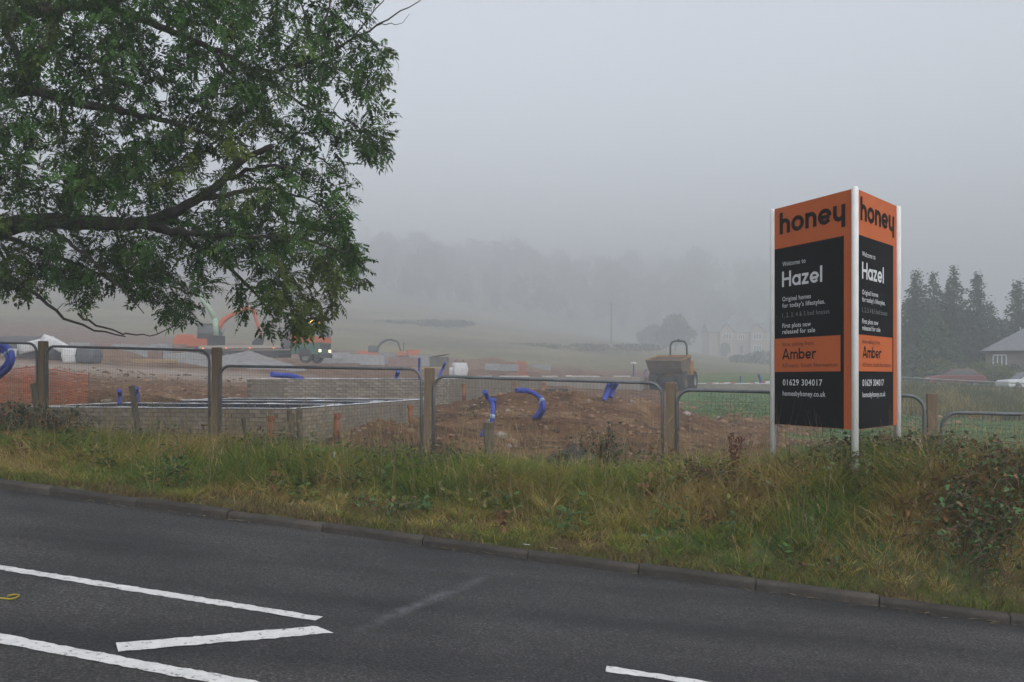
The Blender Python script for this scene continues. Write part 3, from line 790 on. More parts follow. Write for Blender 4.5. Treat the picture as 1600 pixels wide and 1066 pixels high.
for line, wd_ in SHOW:      # boughs that carry their leaves behind and beside them, not in front
    dl = np.full(len(px), 1e9)
    for (ax, ay), (cx_, cy_) in zip(line[:-1], line[1:]):
        t_ = np.clip(((px - ax) * (cx_ - ax) + (py - ay) * (cy_ - ay)) / ((cx_ - ax) ** 2 + (cy_ - ay) ** 2), 0, 1); dl = np.minimum(dl, np.hypot(px - ax - t_ * (cx_ - ax), py - ay - t_ * (cy_ - ay)))
    keep = ~((dl < wd_) & (dd < .15) & (RNG.random(len(px)) < .62)); px, py, dd, ed = px[keep], py[keep], dd[keep], ed[keep]
order = RNG.permutation(len(px))[:n_tw]
TG = np.array([T(px[i], py[i], dd[i]) for i in order])
EDG = ed[order]
# grow twigs out to the targets, nearest first, each from the nearest wood there is
SKP = np.array(sk.p); d0 = np.array([np.min(np.sum((SKP - t) ** 2, axis=1)) for t in TG])
LP, LD, LS, LTn = [], [], [], []
pool = list(map(tuple, SKP)); pool_arr = SKP.copy(); cnt = len(pool_arr)
buf = np.zeros((cnt + n_tw * 4, 3)); buf[:cnt] = pool_arr
for i in np.argsort(d0):
    t = TG[i]; dist = np.sum((buf[:cnt] - t) ** 2, axis=1) + 0.25 * np.maximum(0, buf[:cnt, 0] - t[0]) ; j = int(np.argmin(dist)); a = buf[j]
    ln = math.sqrt(np.sum((a - t) ** 2))
    if ln < 0.03: continue
    m1 = a * 0.55 + t * 0.45 + RNG.normal(0, 0.10 * ln, 3) + np.array([0, 0, 0.10 * ln])
    m2 = a * 0.2 + t * 0.8 + np.array([0, 0, 0.04 * ln])
    r0 = min(0.012, 0.0035 + 0.006 * ln)
    sk.mb.tube([tuple(a), tuple(m1), tuple(m2), tuple(t)], [r0, r0 * .75, r0 * .5, 0.0018], 4, caps=False)
    buf[cnt:cnt + 3] = [m1, m2, t]; cnt += 3
    dirv = (t - a) / ln
    bare = (T(640, 12)[0] - t[0] < 1.0 and t[2] > T(0, 60)[2] and t[0] > T(520, 0)[0])
    k = 1 if bare and RNG.random() < 0.6 else int(RNG.integers(4, 8))
    fr = 0.45 + 0.55 * RNG.random(k); tv = RNG.uniform(0.55, 1.5); ty = RNG.random()
    for f in fr:
        p = m1 * (1 - f) + t * f + RNG.normal(0, 0.025, 3)
        LP.append(p); v = RNG.normal(0, 0.75, 3) + dirv * 0.9 + np.array([0.0, 0, -0.30]); LD.append(v); LTn.append((tv * RNG.uniform(.75, 1.3), ty))
LP = np.array(LP); LD = np.array(LD)
shade = fbm(LP[:, 0] * 1.4 + 40, LP[:, 2] * 1.4 + LP[:, 1], 61)
LTn = np.array(LTn)
base = np.array([0.038, 0.090, 0.017])[None] * (0.65 + 0.8 * shade[:, None]) * LTn[:, :1]
yell = sstep(0.55, 0.75, fbm(LP[:, 0] * 0.9 + 9, LP[:, 2] * 0.9 + 3, 77))[:, None]
yell = np.clip(yell * .8 + .5 * (LTn[:, 1:] > .82), 0, 1); base = base * (1 - yell) + np.array([0.088, 0.118, 0.022])[None] * yell * (.6 + .5 * LTn[:, :1])
V, Q, tn = place_leaves(LP, LD, base, RNG.uniform(0.6, 1.3, len(LP)))
o0 = np.array([bx, by, bz])
for k, v in enumerate(sk.mb.v): sk.mb.v[k] = (v[0] - bx, v[1] - by, v[2] - bz)
sk.mb.build('trunk', bark, ash, recalc=False)
cr = fast_mesh('crown', V - o0, Q, leafm, tn, ash); cr['kind'] = 'stuff'

# ------------------------------------------------------------------ verge grass
grassm = leaf_mat('grass_blade', trans=0.38, rough=0.7)
def blades(X, Y, Z, H, Wd, lean_a, lean, tone, segs=3, droop=0.5):
    """bent tapering grass blades -> verts, quads+tip as quads"""
    n = len(X); ca, sa = np.cos(lean_a), np.sin(lean_a); fa = RNG.uniform(0, math.pi, n)
    sx, sy = np.cos(fa), np.sin(fa); rows = []
    for k in range(segs + 1):
        t = k / segs
        out = lean * H * (t ** 1.8); up = H * t * (1 - droop * lean * t * 0.55)
        cx, cy, cz = X + ca * out, Y + sa * out, Z + up
        w = Wd * (1 - t) ** 0.7 * 0.5 + 0.0004
        rows.append(np.stack([np.stack([cx - sx * w, cy - sy * w, cz], 1), np.stack([cx + sx * w, cy + sy * w, cz], 1)], 1))
    V = np.stack(rows, 1).reshape(-1, 3)
    base = np.arange(n)[:, None] * (segs + 1) * 2
    q = np.concatenate([np.stack([base[:, 0] + 2 * k, base[:, 0] + 2 * k + 1, base[:, 0] + 2 * k + 3, base[:, 0] + 2 * k + 2], 1) for k in range(segs)])
    tn = np.repeat(tone, (segs + 1) * 2, axis=0)
    return V, q, tn
GREEN = np.array([[0.125, 0.185, 0.028], [0.185, 0.215, 0.038], [0.25, 0.235, 0.045], [0.09, 0.155, 0.030]])
STRAW = np.array([[0.36, 0.27, 0.095], [0.28, 0.205, 0.062], [0.42, 0.33, 0.14], [0.22, 0.14, 0.048]])
NB = 115000
X = RNG.uniform(-13, 11, NB * 4); Y = RNG.uniform(6.2, 16.5, NB * 4)
n = n_of(X, Y); q = fence_q(X, Y); s = s_of(X, Y)
inview = np.abs(X) < 0.60 * Y + 0.6
edge = KERB_N + 0.15 + 0.16 * fbm(s * 1.6, s * 0 + 3, 8) 
keep = (n > edge) & (q < 0.9 + 0.6 * fbm(X * .8, Y * .8, 14)) & inview
X, Y, n, q, s = X[keep], Y[keep], n[keep], q[keep], s[keep]
sel = RNG.permutation(len(X))[:NB]; X, Y, n, q, s = X[sel], Y[sel], n[sel], q[sel], s[sel]
t = np.clip((n - KERB_N - .12) / np.maximum(n - KERB_N - .12 - q, 0.6), 0, 1)
cl = fbm(X * 1.1, Y * 1.1, 31); cl2 = fbm(X * 3.2, Y * 3.2, 36)
H = (0.06 + 0.29 * sstep(0.10, 0.55, t + 0.30 * (cl - .5)) ) * (0.25 + 1.4 * cl2) * RNG.uniform(0.55, 1.25, len(X))
H = H * (1 - 0.48 * sstep(.55, .95, t)) * (1 + .35 * sstep(1.5, -2, s)); H = np.where(q > 0.1, H * 0.7, H)
tall = RNG.random(len(X)) < 0.016 * (t > .25); H = np.where(tall, RNG.uniform(0.55, 0.95, len(X)), H)
bare = (t < 0.16 + 0.10 * cl) & (RNG.random(len(X)) < 0.15)
gsel = .5 + 1.9 * (fbm(X * 0.55 + 3, Y * 0.9, 52) - .5) + 0.10 * (t - .5) + RNG.normal(0, 0.10, len(X)) - 0.20 * (t < 0.2)
isg = gsel > 0.55
tone = np.where(isg[:, None], GREEN[RNG.integers(0, 4, len(X))], STRAW[RNG.integers(0, 4, len(X))])
tone = np.where((t < 0.14)[:, None] & (RNG.random(len(X)) < .75)[:, None], np.array([[0.17, 0.12, 0.055]]) * RNG.uniform(.5, 1.3, (len(X), 1)), tone)
tone = tone * (0.75 + 0.5 * cl2[:, None]) * RNG.uniform(0.8, 1.2, (len(X), 1))
tone = np.where(tall[:, None], np.array([[0.27, 0.215, 0.115]]), tone)
ang = 2 * math.pi * fbm(X * 0.8, Y * 0.8, 71) * 1.6 + RNG.normal(0, 1.25, len(X))
lean = np.clip(0.35 + 0.75 * fbm(X * 1.5, Y * 1.5, 75) + RNG.normal(0, 0.18, len(X)), 0.05, 1.25); lean = np.where(tall, 0.18, lean)
keep = ~bare
Z = ground_z(X, Y)
V, Q, tn = blades(X[keep], Y[keep], Z[keep] - 0.01, H[keep], np.where(tall, 0.004, RNG.uniform(0.005, 0.012, len(X)))[keep], ang[keep], lean[keep], tone[keep])
# matted tussocks: blades fountain out of a common root, each tussock with its own height and hue
NT = 1500
cx = RNG.uniform(-13, 11, NT * 5); cy = RNG.uniform(6.4, 16, NT * 5)
ok = (n_of(cx, cy) > KERB_N + .32) & (fence_q(cx, cy) < .7) & (np.abs(cx) < .6 * cy + .5); cx, cy = cx[ok][:NT], cy[ok][:NT]; NT = len(cx)
tt = np.clip((n_of(cx, cy) - KERB_N - .12) / np.maximum(n_of(cx, cy) - KERB_N - .12 - fence_q(cx, cy), 0.6), 0, 1)
cnt = RNG.integers(45, 100, NT); idx = np.repeat(np.arange(NT), cnt); M_ = len(idx)
rr = np.abs(RNG.normal(0, .055, M_)); aa = RNG.uniform(0, 6.283, M_)
hue = .5 + 1.7 * (fbm(cx * .55 + 3, cy * .9, 52) - .51) + RNG.normal(0, .09, NT)
TG_ = np.array([[0.11, 0.19, 0.034], [0.20, 0.245, 0.040], [0.30, 0.285, 0.050], [0.37, 0.30, 0.080], [0.43, 0.34, 0.13]])
hb = np.clip(((.78 - hue) * 9).astype(int), 0, 4); tb_ = TG_[np.clip(hb[idx] + RNG.integers(-1, 2, M_), 0, 4)] * RNG.uniform(.65, 1.25, (M_, 1))
h_t = (.11 + .25 * sstep(.12, .5, tt)) * (1 - .5 * sstep(.55, .95, tt)) * RNG.uniform(.6, 1.25, NT); sl = RNG.uniform(0, 6.283, NT); dirx = np.cos(aa) + 0.8 * np.cos(sl[idx]); diry = np.sin(aa) + 0.8 * np.sin(sl[idx])
X2, Y2 = cx[idx] + np.cos(aa) * rr, cy[idx] + np.sin(aa) * rr
V2, Q2, t2 = blades(X2, Y2, ground_z(X2, Y2) - .01, h_t[idx] * RNG.uniform(.6, 1.35, M_), RNG.uniform(.004, .010, M_), np.arctan2(diry, dirx), np.clip(RNG.normal(.85, .25, M_), .2, 1.35), tb_, droop=.75)
# short worn turf behind the kerb
nk = 26000; s5 = RNG.uniform(-9, 13, nk); n5 = KERB_N + .12 + np.abs(RNG.normal(0, .30, nk)); X5, Y5 = xy_of(s5, n5); g5 = fbm(X5 * 1.8, Y5 * 1.8, 91)
k5 = (np.abs(X5) < .6 * Y5) & (g5 > .36); X5, Y5, g5 = X5[k5], Y5[k5], g5[k5]; nk = len(X5)
t5 = np.where((RNG.random((nk, 1)) < np.clip((g5[:, None] - .38) * 3.2, .05, .9)), GREEN[RNG.integers(0, 4, nk)], np.array([[.20, .145, .065]])) * RNG.uniform(.5, 1.2, (nk, 1))
V5, Q5, t5 = blades(X5, Y5, ground_z(X5, Y5) - .005, RNG.uniform(.03, .13, nk) * (.5 + g5), RNG.uniform(.004, .009, nk), RNG.uniform(0, 6.283, nk), RNG.uniform(.3, 1.3, nk), t5, segs=2)
# flowering stalks with feathery seed heads
ns_ = 900; i3 = RNG.integers(0, NT, ns_); X3, Y3 = cx[i3] + RNG.normal(0, .1, ns_), cy[i3] + RNG.normal(0, .1, ns_); hs3 = RNG.uniform(.45, .85, ns_) * (.5 + .6 * tt[i3]); a3 = RNG.uniform(0, 6.283, ns_); l3 = RNG.uniform(.05, .5, ns_)
Z3 = ground_z(X3, Y3); c3 = np.tile([0.34, 0.27, 0.14], (ns_, 1)) * RNG.uniform(.6, 1.2, (ns_, 1))
V3, Q3, t3 = blades(X3, Y3, Z3, hs3, np.full(ns_, .0035), a3, l3, c3)
k3 = np.repeat(np.arange(ns_), 10); f3 = RNG.uniform(.78, 1.0, len(k3)); o3 = l3[k3] * hs3[k3] * f3 ** 1.8; u3 = hs3[k3] * f3 * (1 - .5 * l3[k3] * f3 * .55)
V4, Q4, t4 = blades(X3[k3] + np.cos(a3[k3]) * o3, Y3[k3] + np.sin(a3[k3]) * o3, Z3[k3] + u3, RNG.uniform(.02, .05, len(k3)), np.full(len(k3), .004), RNG.uniform(0, 6.283, len(k3)), RNG.uniform(.3, 1.0, len(k3)), c3[k3] * 1.1, segs=2)
o2 = len(V); o3_ = o2 + len(V2); o4 = o3_ + len(V3)
o5 = o4 + len(V4)
V = np.concatenate([V, V2, V3, V4, V5]); Q = np.concatenate([Q, Q2 + o2, Q3 + o3_, Q4 + o4, Q5 + o5]); tn = np.concatenate([tn, t2, t3, t4, t5])
vg = fast_mesh('verge_grass', V, Q, grassm, tn)
tag(vg, 'long green and straw-coloured grass on the roadside verge', 'grass', kind='stuff')

# broad-leaved weeds through the verge
NW = 230; wx = RNG.uniform(-12, 10, NW * 6); wy = RNG.uniform(6.6, 15, NW * 6); okw = (n_of(wx, wy) > KERB_N + .45) & (fence_q(wx, wy) < .3) & (np.abs(wx) < .58 * wy + .3); wx, wy = wx[okw][:NW], wy[okw][:NW]; NW = len(wx)
cw = RNG.integers(14, 46, NW); iw = np.repeat(np.arange(NW), cw); Mw = len(iw); rw = np.abs(RNG.normal(0, .10, Mw)); aw = RNG.uniform(0, 6.283, Mw); hw = RNG.uniform(.10, .38, NW)[iw] * RNG.uniform(.3, 1.05, Mw)
cwx, cwy = wx[iw] + np.cos(aw) * rw, wy[iw] + np.sin(aw) * rw; cen = np.stack([cwx, cwy, ground_z(cwx, cwy) + hw], 1); sw = (RNG.uniform(.018, .045, NW)[iw] * RNG.uniform(.6, 1.3, Mw))[:, None]
dw = np.stack([np.cos(aw), np.sin(aw), RNG.normal(.1, .45, Mw)], 1); dw /= np.linalg.norm(dw, axis=1, keepdims=True); sd = np.cross(dw, np.array([0, 0, 1.0]) + RNG.normal(0, .35, (Mw, 3))); sd /= np.linalg.norm(sd, axis=1, keepdims=True)
Vw = np.stack([cen - dw * sw, cen + sd * sw * .5, cen + dw * sw * 1.1, cen - sd * sw * .5], 1).reshape(-1, 3)
WT = np.array([[0.075, 0.145, 0.04], [0.10, 0.17, 0.045], [0.06, 0.115, 0.04], [0.16, 0.17, 0.04], [0.17, 0.09, 0.04]])[RNG.integers(0, 5, NW)][iw] * RNG.uniform(.6, 1.35, (Mw, 1))
tag(fast_mesh('verge_weeds', Vw, np.arange(len(Vw)).reshape(-1, 4), grassm, np.repeat(WT, 4, axis=0)), 'low broad-leaved weeds mixed through the verge grass', 'weeds', kind='stuff')

# thin grass on the field beyond the sign and rough growth at its far edge
def patch(name, label, pxs, Ds, cnt, hgt, greens, straw_share, wid=0.012, seed=5, dens=None):
    px = RNG.uniform(*pxs, cnt); D = np.exp(RNG.uniform(np.log(Ds[0]), np.log(Ds[1]), cnt)); X = (px - 800) / F * D; Y = D
    c = fbm(X * 0.35, Y * 0.35, 40); keep = np.ones(cnt, bool)
    if dens: keep = dens(X, Y, c)
    X, Y, c = X[keep], Y[keep], c[keep]; cl = fbm(X * .7, Y * .7, seed)
    H = hgt * (0.35 + 1.2 * cl) * RNG.uniform(.6, 1.3, len(X))
    isg = (cl + RNG.normal(0, .12, len(X))) > straw_share
    tone = np.where(isg[:, None], np.array(greens)[RNG.integers(0, len(greens), len(X))], STRAW[RNG.integers(0, 4, len(X))]) * RNG.uniform(.8, 1.2, (len(X), 1))
    V, Q, tn = blades(X, Y, ground_z(X, Y) - .01, H, wid * Y / 12, RNG.uniform(0, 6.28, len(X)), RNG.uniform(.1, .8, len(X)), tone, segs=2)
    o = fast_mesh(name, V, Q, grassm, tn); return tag(o, label, 'grass', kind='stuff')
FG = [[0.055, 0.12, 0.045], [0.07, 0.145, 0.055], [0.05, 0.105, 0.04]]
patch('field_grass', 'short bright green grass on the field behind the sign', (1090, 1640), (13, 62), 34000, 0.10, FG, 0.36, dens=lambda X, Y, c: (np.maximum(sstep(0.155, 0.20, X / Y + 0.05 * (c - .5)) * sstep(30, 44, Y + 14 * (c - .5)), sstep(0.25, .36, X / Y + .25 * (c - .5)) * (0.35 + .9 * c) * sstep(4, 10, fence_q(X, Y) + 6 * (c - .5))) + 0.5 * (fbm(X * 1.6, Y * 1.6, 3) - .5) > 0.5) & (fence_q(X, Y) > 1.2))
patch('rough_grass', 'tall rough brown grass below the far wire fence', (1385, 1660), (46, 66), 20000, 0.75, [[0.07, 0.10, 0.035], [0.09, 0.11, 0.04]], 0.50, wid=0.008)
patch('dry_grass', 'dry yellow grass just inside the fence near the sign', (1090, 1660), (10.0, 19), 15000, 0.26, [[0.10, 0.12, 0.04]], 0.66, wid=0.007, dens=lambda X, Y, c: (fence_q(X, Y) > 0.7) & (fence_q(X, Y) < 2.2 + 9 * (X / Y - .2) * c * 2))

# ------------------------------------------------------------------ brick footings
brick_m = mat('footing_brick', (0.20, 0.172, 0.135), (0.30, 0.262, 0.21), scale=7, rough=0.92, bump=0.4, bscale=60, rand=0.24)
mortar_m = mat('mortar', (0.105, 0.093, 0.078), (0.14, 0.125, 0.105), scale=9, rough=0.95, bump=0.4)
memb_m = mat('damp_membrane', (0.012, 0.017, 0.028), (0.02, 0.027, 0.04), scale=2, rough=0.95, spec=0.02, bump=0.3, bscale=5)
sheet_m = mat('white_sheeting', (0.68, 0.68, 0.68), (0.52, 0.52, 0.53), scale=4, rough=0.6, bump=0.4, bscale=14)
terracotta = mat('clay_pipe', (0.20, 0.072, 0.034), (0.29, 0.12, 0.06), scale=6, rough=0.7)
BL, BH, BD = 0.215, 0.065, 0.1025
bmb = MB(); c_ = 0.004
bmb.prism([(-BL / 2 + c_, -BH / 2), (BL / 2 - c_, -BH / 2), (BL / 2, -BH / 2 + c_), (BL / 2, BH / 2 - c_), (BL / 2 - c_, BH / 2), (-BL / 2 + c_, BH / 2), (-BL / 2, BH / 2 - c_), (-BL / 2, -BH / 2 + c_)], -BD / 2, BD / 2)
BRICK = bmb.mesh('brick', brick_m)
A_ = Vector((-0.977, 0.213, 0)); B_ = Vector((0.213, 0.977, 0))
def footing(name, label, C, la, lb, top, courses, parts_a, parts_b, cross=True):
    """rectangular brick footing: corner C, front along A_, flank along B_; bricks laid on the two faces in view"""
    t = thing(name, label, 'foundation', (C.x, C.y, top))
    hgt = courses * 0.075; w = 0.30; e = 0.016
    def wall(o, d, ln):
        """mortar core of one wall: o outer start, d direction, inwards normal to the left of d"""
        nrm = Vector((-d.y, d.x, 0)) * (1 if (Vector((-d.y, d.x, 0)).dot(A_ * la / 2 + B_ * lb / 2 - o) > 0) else -1)
        p = [o + nrm * e, o + d * ln + nrm * e, o + d * ln + nrm * w, o + nrm * w]
        vs = [(q.x, q.y, -hgt) for q in p] + [(q.x, q.y, -0.012) for q in p]
        MB().add(vs, [(3, 2, 1, 0), (4, 5, 6, 7), (0, 1, 5, 4), (1, 2, 6, 5), (2, 3, 7, 6), (3, 0, 4, 7)]).build('wall_core', mortar_m, t)
    O = Vector((0, 0, 0))
    wall(O, A_, la); wall(B_ * w, B_, lb - 2 * w); wall(B_ * lb, A_, la); wall(A_ * la + B_ * w, B_, lb - 2 * w)
    def lay(d, ln, inward, nparts):
        k = 0; rest = MB(); M0 = Matrix(((d.x, inward.x, 0, 0), (d.y, inward.y, 0, 0), (0, 0, 1, 0), (0, 0, 0, 1)))
        N_ = int(ln / 0.225); rows = [(i, c) for i in range(N_) for c in range(courses)]
        for i, c in rows:
            x = (i + 0.5) * 0.225 + (0.1125 if c % 2 else 0.0)
            if x + BL / 2 > ln: continue
            p = d * x + inward * (BD / 2 + random.uniform(-.004, .003)) + Vector((0, 0, -0.012 - (c + 0.5) * 0.075 + random.uniform(-.003, .003)))
            M = Matrix.Translation(p) @ M0 @ Matrix.Rotation(random.uniform(-.012, .012), 4, 'Z') @ Matrix.Rotation(random.uniform(-.008, .008), 4, 'Y')
            if k < nparts:
                o = bpy.data.objects.new('brick', BRICK); COL.objects.link(o); o.parent = t; o.matrix_local = M; k += 1
            else:
                rest.add([M @ v.co for v in BRICK.vertices], [tuple(f.vertices) for f in BRICK.polygons])
        if rest.v: rest.build('brickwork', brick_m, t)['kind'] = 'stuff'
    lay(A_, la, B_, parts_a); lay(B_, lb, A_, parts_b)
    # damp membrane over the floor and ragged white sheeting along the walls
    p = [A_ * w + B_ * w, A_ * (la - w) + B_ * w, A_ * (la - w) + B_ * (lb - w), A_ * w + B_ * (lb - w)]
    MB().add([(q.x, q.y, -0.010) for q in p], [(0, 1, 2, 3)]).build('floor_membrane', memb_m, t)
    def strip(o, d, ln, wd, name='white_sheet'):
        nrm = Vector((-d.y, d.x, 0)); N_ = int(ln / 0.12); vs = []; fs = []
        for i in range(N_ + 1):
            q = o + d * ln * i / N_; j = 0.5 + 0.5 * float(fbm(i * 0.33, ln + wd, 5)); lift = 0.0 + 0.035 * max(0, float(fbm(i * .5, ln * 3 + wd, 9)) - .5)
            for s_, z in ((-1, 0.004), (-.55, lift + .007), (.55, lift + .007), (1, 0.002)):
                vs.append((q.x + nrm.x * s_ * wd * j, q.y + nrm.y * s_ * wd * j, z + random.uniform(0, .003)))
        for i in range(N_):
            for m in range(3): fs.append((4 * i + m, 4 * i + m + 1, 4 * i + m + 5, 4 * i + m + 4))
        MB().add(vs, fs).build(name, sheet_m, t, recalc=False)
    strip(B_ * .13, A_, la, .15); strip(A_ * .13, B_, lb, .13); strip(B_ * (lb - .15), A_, la, .16); strip(A_ * (la - .15), B_, lb, .14)
    if cross:
        for f in (0.36, 0.68):
            MB().box((0, 0, 0), (la - .62, .20, .06)).build('cross_wall', mortar_m, t).matrix_local = Matrix.Translation(A_ * la / 2 + B_ * lb * f + Vector((0, 0, -.036))) @ Matrix.Rotation(math.atan2(A_.y, A_.x), 4, 'Z')
            strip(A_ * .3 + B_ * lb * f, A_, la - .6, .13)
    return t
C1 = Vector((-3.86, 17.1, 0)); footing('brick_footing', 'nearest brick house footing, dark membrane and white sheeting on top', C1, 5.6, 8.0, -0.56, 10, 200, 95)
C2 = Vector((-2.42, 26.4, 0)); footing('brick_footing', 'second brick house footing with a blue pipe lying on it', C2, 5.3, 17.5, -0.045, 10, 180, 110, cross=False)
o3 = gp(985, 60); foot_flat = mat('far_brickwork', (0.20, 0.18, 0.15), (0.27, 0.245, 0.21), scale=3, rough=0.95, bump=0.4)
def low_slab(px, D, la, lb, top, label):
    X = (px - 800) / F * D; t = thing('block_footing', label, 'foundation', (X, D, top))
    g = min(gz(X, D), gz(X + A_.x * la, D + 1)) - top - .4
    p = [Vector((0, 0, 0)), A_ * la, A_ * la + B_ * lb, B_ * lb]
    vs = [(q.x, q.y, g) for q in p] + [(q.x, q.y, 0) for q in p]
    MB().add(vs, [(3, 2, 1, 0), (4, 5, 6, 7), (0, 1, 5, 4), (1, 2, 6, 5), (2, 3, 7, 6), (3, 0, 4, 7)]).build('wall', foot_flat, t)
    MB().add([(q.x, q.y, .012) for q in [A_ * .4 + B_ * .4, A_ * (la - .4) + B_ * .4, A_ * (la - .4) + B_ * (lb - .4), A_ * .4 + B_ * (lb - .4)]], [(0, 1, 2, 3)]).build('floor_slab', mat('grey_slab', (0.11, 0.11, 0.115), (0.16, 0.16, 0.165), scale=2, rough=0.9), t)
    for k in range(5):
        f = (k + .5) / 5; q = A_ * la * f
        MB().box((q.x + B_.x * .15, q.y + B_.y * .15, .03), (la / 5 * random.uniform(.4, .9), .22, .05), (0, 0, math.atan2(A_.y, A_.x))).build('white_sheet', sheet_m, t)
low_slab(1000, 60, 11.5, 6, 0.05, 'low grey footing with white edges beyond the kinked blue pipes')
low_slab(1215, 66, 7.5, 6, -0.45, 'low grey footing next to the red and white boards')

# clay drain stubs against the brickwork
def stub(px, py0, py1, D, label, lean=0.0, r=0.058):
    X = (px - 800) / F * D; zb = gz(X, D); zt = (590 - py0) / F * D; zb = min(zb, (590 - py1) / F * D) - .1
    t = thing('drain_pipe', label, 'pipe', (X, D, zb), 0, 'clay drain stubs'); h = zt - zb
    mb = MB().tube([(0, 0, 0), (lean * h, 0, h)], r, 12); mb.build('pipe_barrel', terracotta, t)
    MB().lathe([(r + .001, -.09), (r + .020, -.085), (r + .020, .004), (r - .012, .004), (r - .012, -.02), (r + .001, -.03)], (lean * h, 0, h), 'z', 14).build('socket', terracotta, t)
stub(423, 650, 684, 16.4, 'orange clay pipe against the front of the nearest footing')
stub(523, 646, 664, 18.2, 'orange clay pipe against the flank of the nearest footing', .1)
stub(641, 633, 646, 22.6, 'orange clay pipe at the far corner of the nearest footing')
stub(725, 600, 613, 29.5, 'orange clay pipe by the second footing, nearest of three')
stub(804, 599, 608, 35.5, 'orange clay pipe by the second footing, middle of three')
stub(850, 598, 606, 40.0, 'orange clay pipe by the second footing, farthest of three')

# ------------------------------------------------------------------ blue service ducts
blue_m = mat('blue_duct', (0.022, 0.050, 0.30), (0.05, 0.075, 0.33), scale=3, rough=0.6)
tape_m = mat('pale_tape', (0.30, 0.40, 0.55), (0.25, 0.34, 0.5), scale=5, rough=0.5)
def duct(label, runs, D=None, r=0.05, bands=(), caps=None, grp='blue service ducts', dz=0.0):
    """runs: pixel polylines; the duct stands where the last point of the first run meets the ground"""
    base = hit(*runs[0][-1]) if D is None else at(runs[0][-1][0], runs[0][-1][1], D)
    D = base.y
    t = thing('blue_pipe', label, 'pipe', tuple(base), 0, grp)
    for k, run in enumerate(runs):
        P = [at(x, y, D + k * .12 + 0.25 * math.sin(i * 1.3)) - base for i, (x, y) in enumerate(run)]
        P[-1] = P[-1] + Vector((0, 0.0, -0.06))
        S = spline([tuple(p) for p in P], 0.05)
        S = spline([tuple(p) for p in P], 0.022); MB().tube([tuple(p) for p in S], [r * (1.0 if i % 2 else .90) for i in range(len(S))], 10).build('pipe_run', blue_m, t)
        for b in bands:
            i = min(len(S) - 2, int(b * len(S))); d = (Vector(S[i + 1]) - Vector(S[i])).normalized()
            MB().tube([tuple(Vector(S[i]) - d * .04), tuple(Vector(S[i]) + d * .04)], r * 1.09, 10).build('tape', tape_m, t)
    if caps:
        p = at(*caps, D) - base; MB().lathe([(0.0, .06), (.16, .05), (.26, -.02), (.26, -.06), (.0, -.04)], tuple(p), 'z', 14).build('white_cap', sheet_m, t)
duct('kinked blue duct rising out of the brown earth', [[(757, 612), (762, 621), (769, 630), (770, 645), (768, 664), (763, 682)], [(772, 624), (771, 640), (768, 655), (760, 668), (752, 677)]], r=.052, bands=(.6,))
duct('blue duct curling over in a hook', [[(806, 610), (822, 610), (838, 617), (848, 627), (849, 640), (843, 652), (836, 656)], [(812, 611), (830, 613), (843, 622), (846, 636), (838, 650), (828, 655)]], r=.056, bands=(.55,))
duct('bundle of short blue ducts leaning on the bank', [[(957, 597), (953, 606), (948, 617), (944, 624)], [(964, 598), (959, 608), (954, 618)], [(952, 600), (947, 612), (943, 622)]], r=.07)
duct('two thin blue ducts forked above the second footing', [[(696, 567), (692, 575), (688, 583), (684, 592)]], D=33, r=.045)
duct('thin straight blue duct upright beyond the second footing', [[(655, 560), (655, 575), (655, 592)]], D=38, r=.05)
duct('short blue duct standing on the second footing', [[(622, 580), (620, 587), (618, 595)]], D=27.2, r=.06)
duct('blue duct lying on the second footing', [[(424, 585), (440, 586.5), (456, 588), (472, 590)]], D=27.6, r=.085)
duct('upright blue duct with a white cap', [[(990, 570), (990, 580), (990, 597)]], r=.06, caps=(990, 567))
duct('short slanting blue duct beside the capped one', [[(1010, 577), (1007, 584), (1003, 594)]], r=.06)
duct('thin blue duct before the red and white boards', [[(1157, 588), (1157, 596), (1157, 606)]], r=.06)
duct('thick blue duct at the end of the red and white boards', [[(1185, 585), (1188, 595), (1187, 607)]], r=.09)
duct('stub of blue duct in the nearest footing by the leaning stake', [[(213, 606), (214, 614), (214, 624)]], D=20.5, r=.045)
duct('stub of blue duct in the nearest footing, beside another stub', [[(186, 610), (187, 618), (187, 628)]], D=20.0, r=.05)
duct('big hoop of blue duct behind the fence by the tree', [[(-60, 540), (-20, 535), (8, 541), (19, 556), (14, 574), (-6, 592), (-30, 606)], [(-60, 548), (-20, 541), (4, 548), (13, 560), (8, 572), (-8, 586), (-30, 600)]], D=16.5, r=.05, bands=(.45,))

# ------------------------------------------------------------------ orange netting, boards, bags, blocks
net_m = mat('orange_netting', (0.60, 0.12, 0.04), (0.52, 0.10, 0.04), scale=6, rough=0.6)
stake_m = mat('steel_pin', (0.12, 0.06, 0.04), (0.16, 0.09, 0.06), scale=8, rough=0.8)
def netting(label, a, b, h, cell, npost, wire=0.006):
    t = thing('safety_netting', label, 'netting', tuple(a)); d = b - a; W = d.xy.length; mb = MB()
    def P(u, v): 
        x = a.x + d.x * u; y = a.y + d.y * u; return Vector((d.x * u, d.y * u, gz(x, y) - a.z + v * h * (1 - .06 * math.sin(u * npost * math.pi) ** 2)))
    nu = int(W / cell); nv = max(3, int(h / cell))
    for i in range(nu + 1): mb.tube([P(i / nu, v / 4) for v in range(5)], wire, 3, caps=False, smooth=False)
    for j in range(nv + 1): mb.tube([P(i / 24, j / nv) for i in range(25)], wire * (2.2 if j in (0, nv) else 1), 3, caps=False, smooth=False)
    mb.build('net', net_m, t, recalc=False)['kind'] = 'stuff'
    for k in range(npost + 1): p = P(k / npost, 0); MB().tube([tuple(p - Vector((0, 0, .2))), tuple(p + Vector((0, 0, h * 1.05)))], 0.012, 6).build('net_pin', stake_m, t)
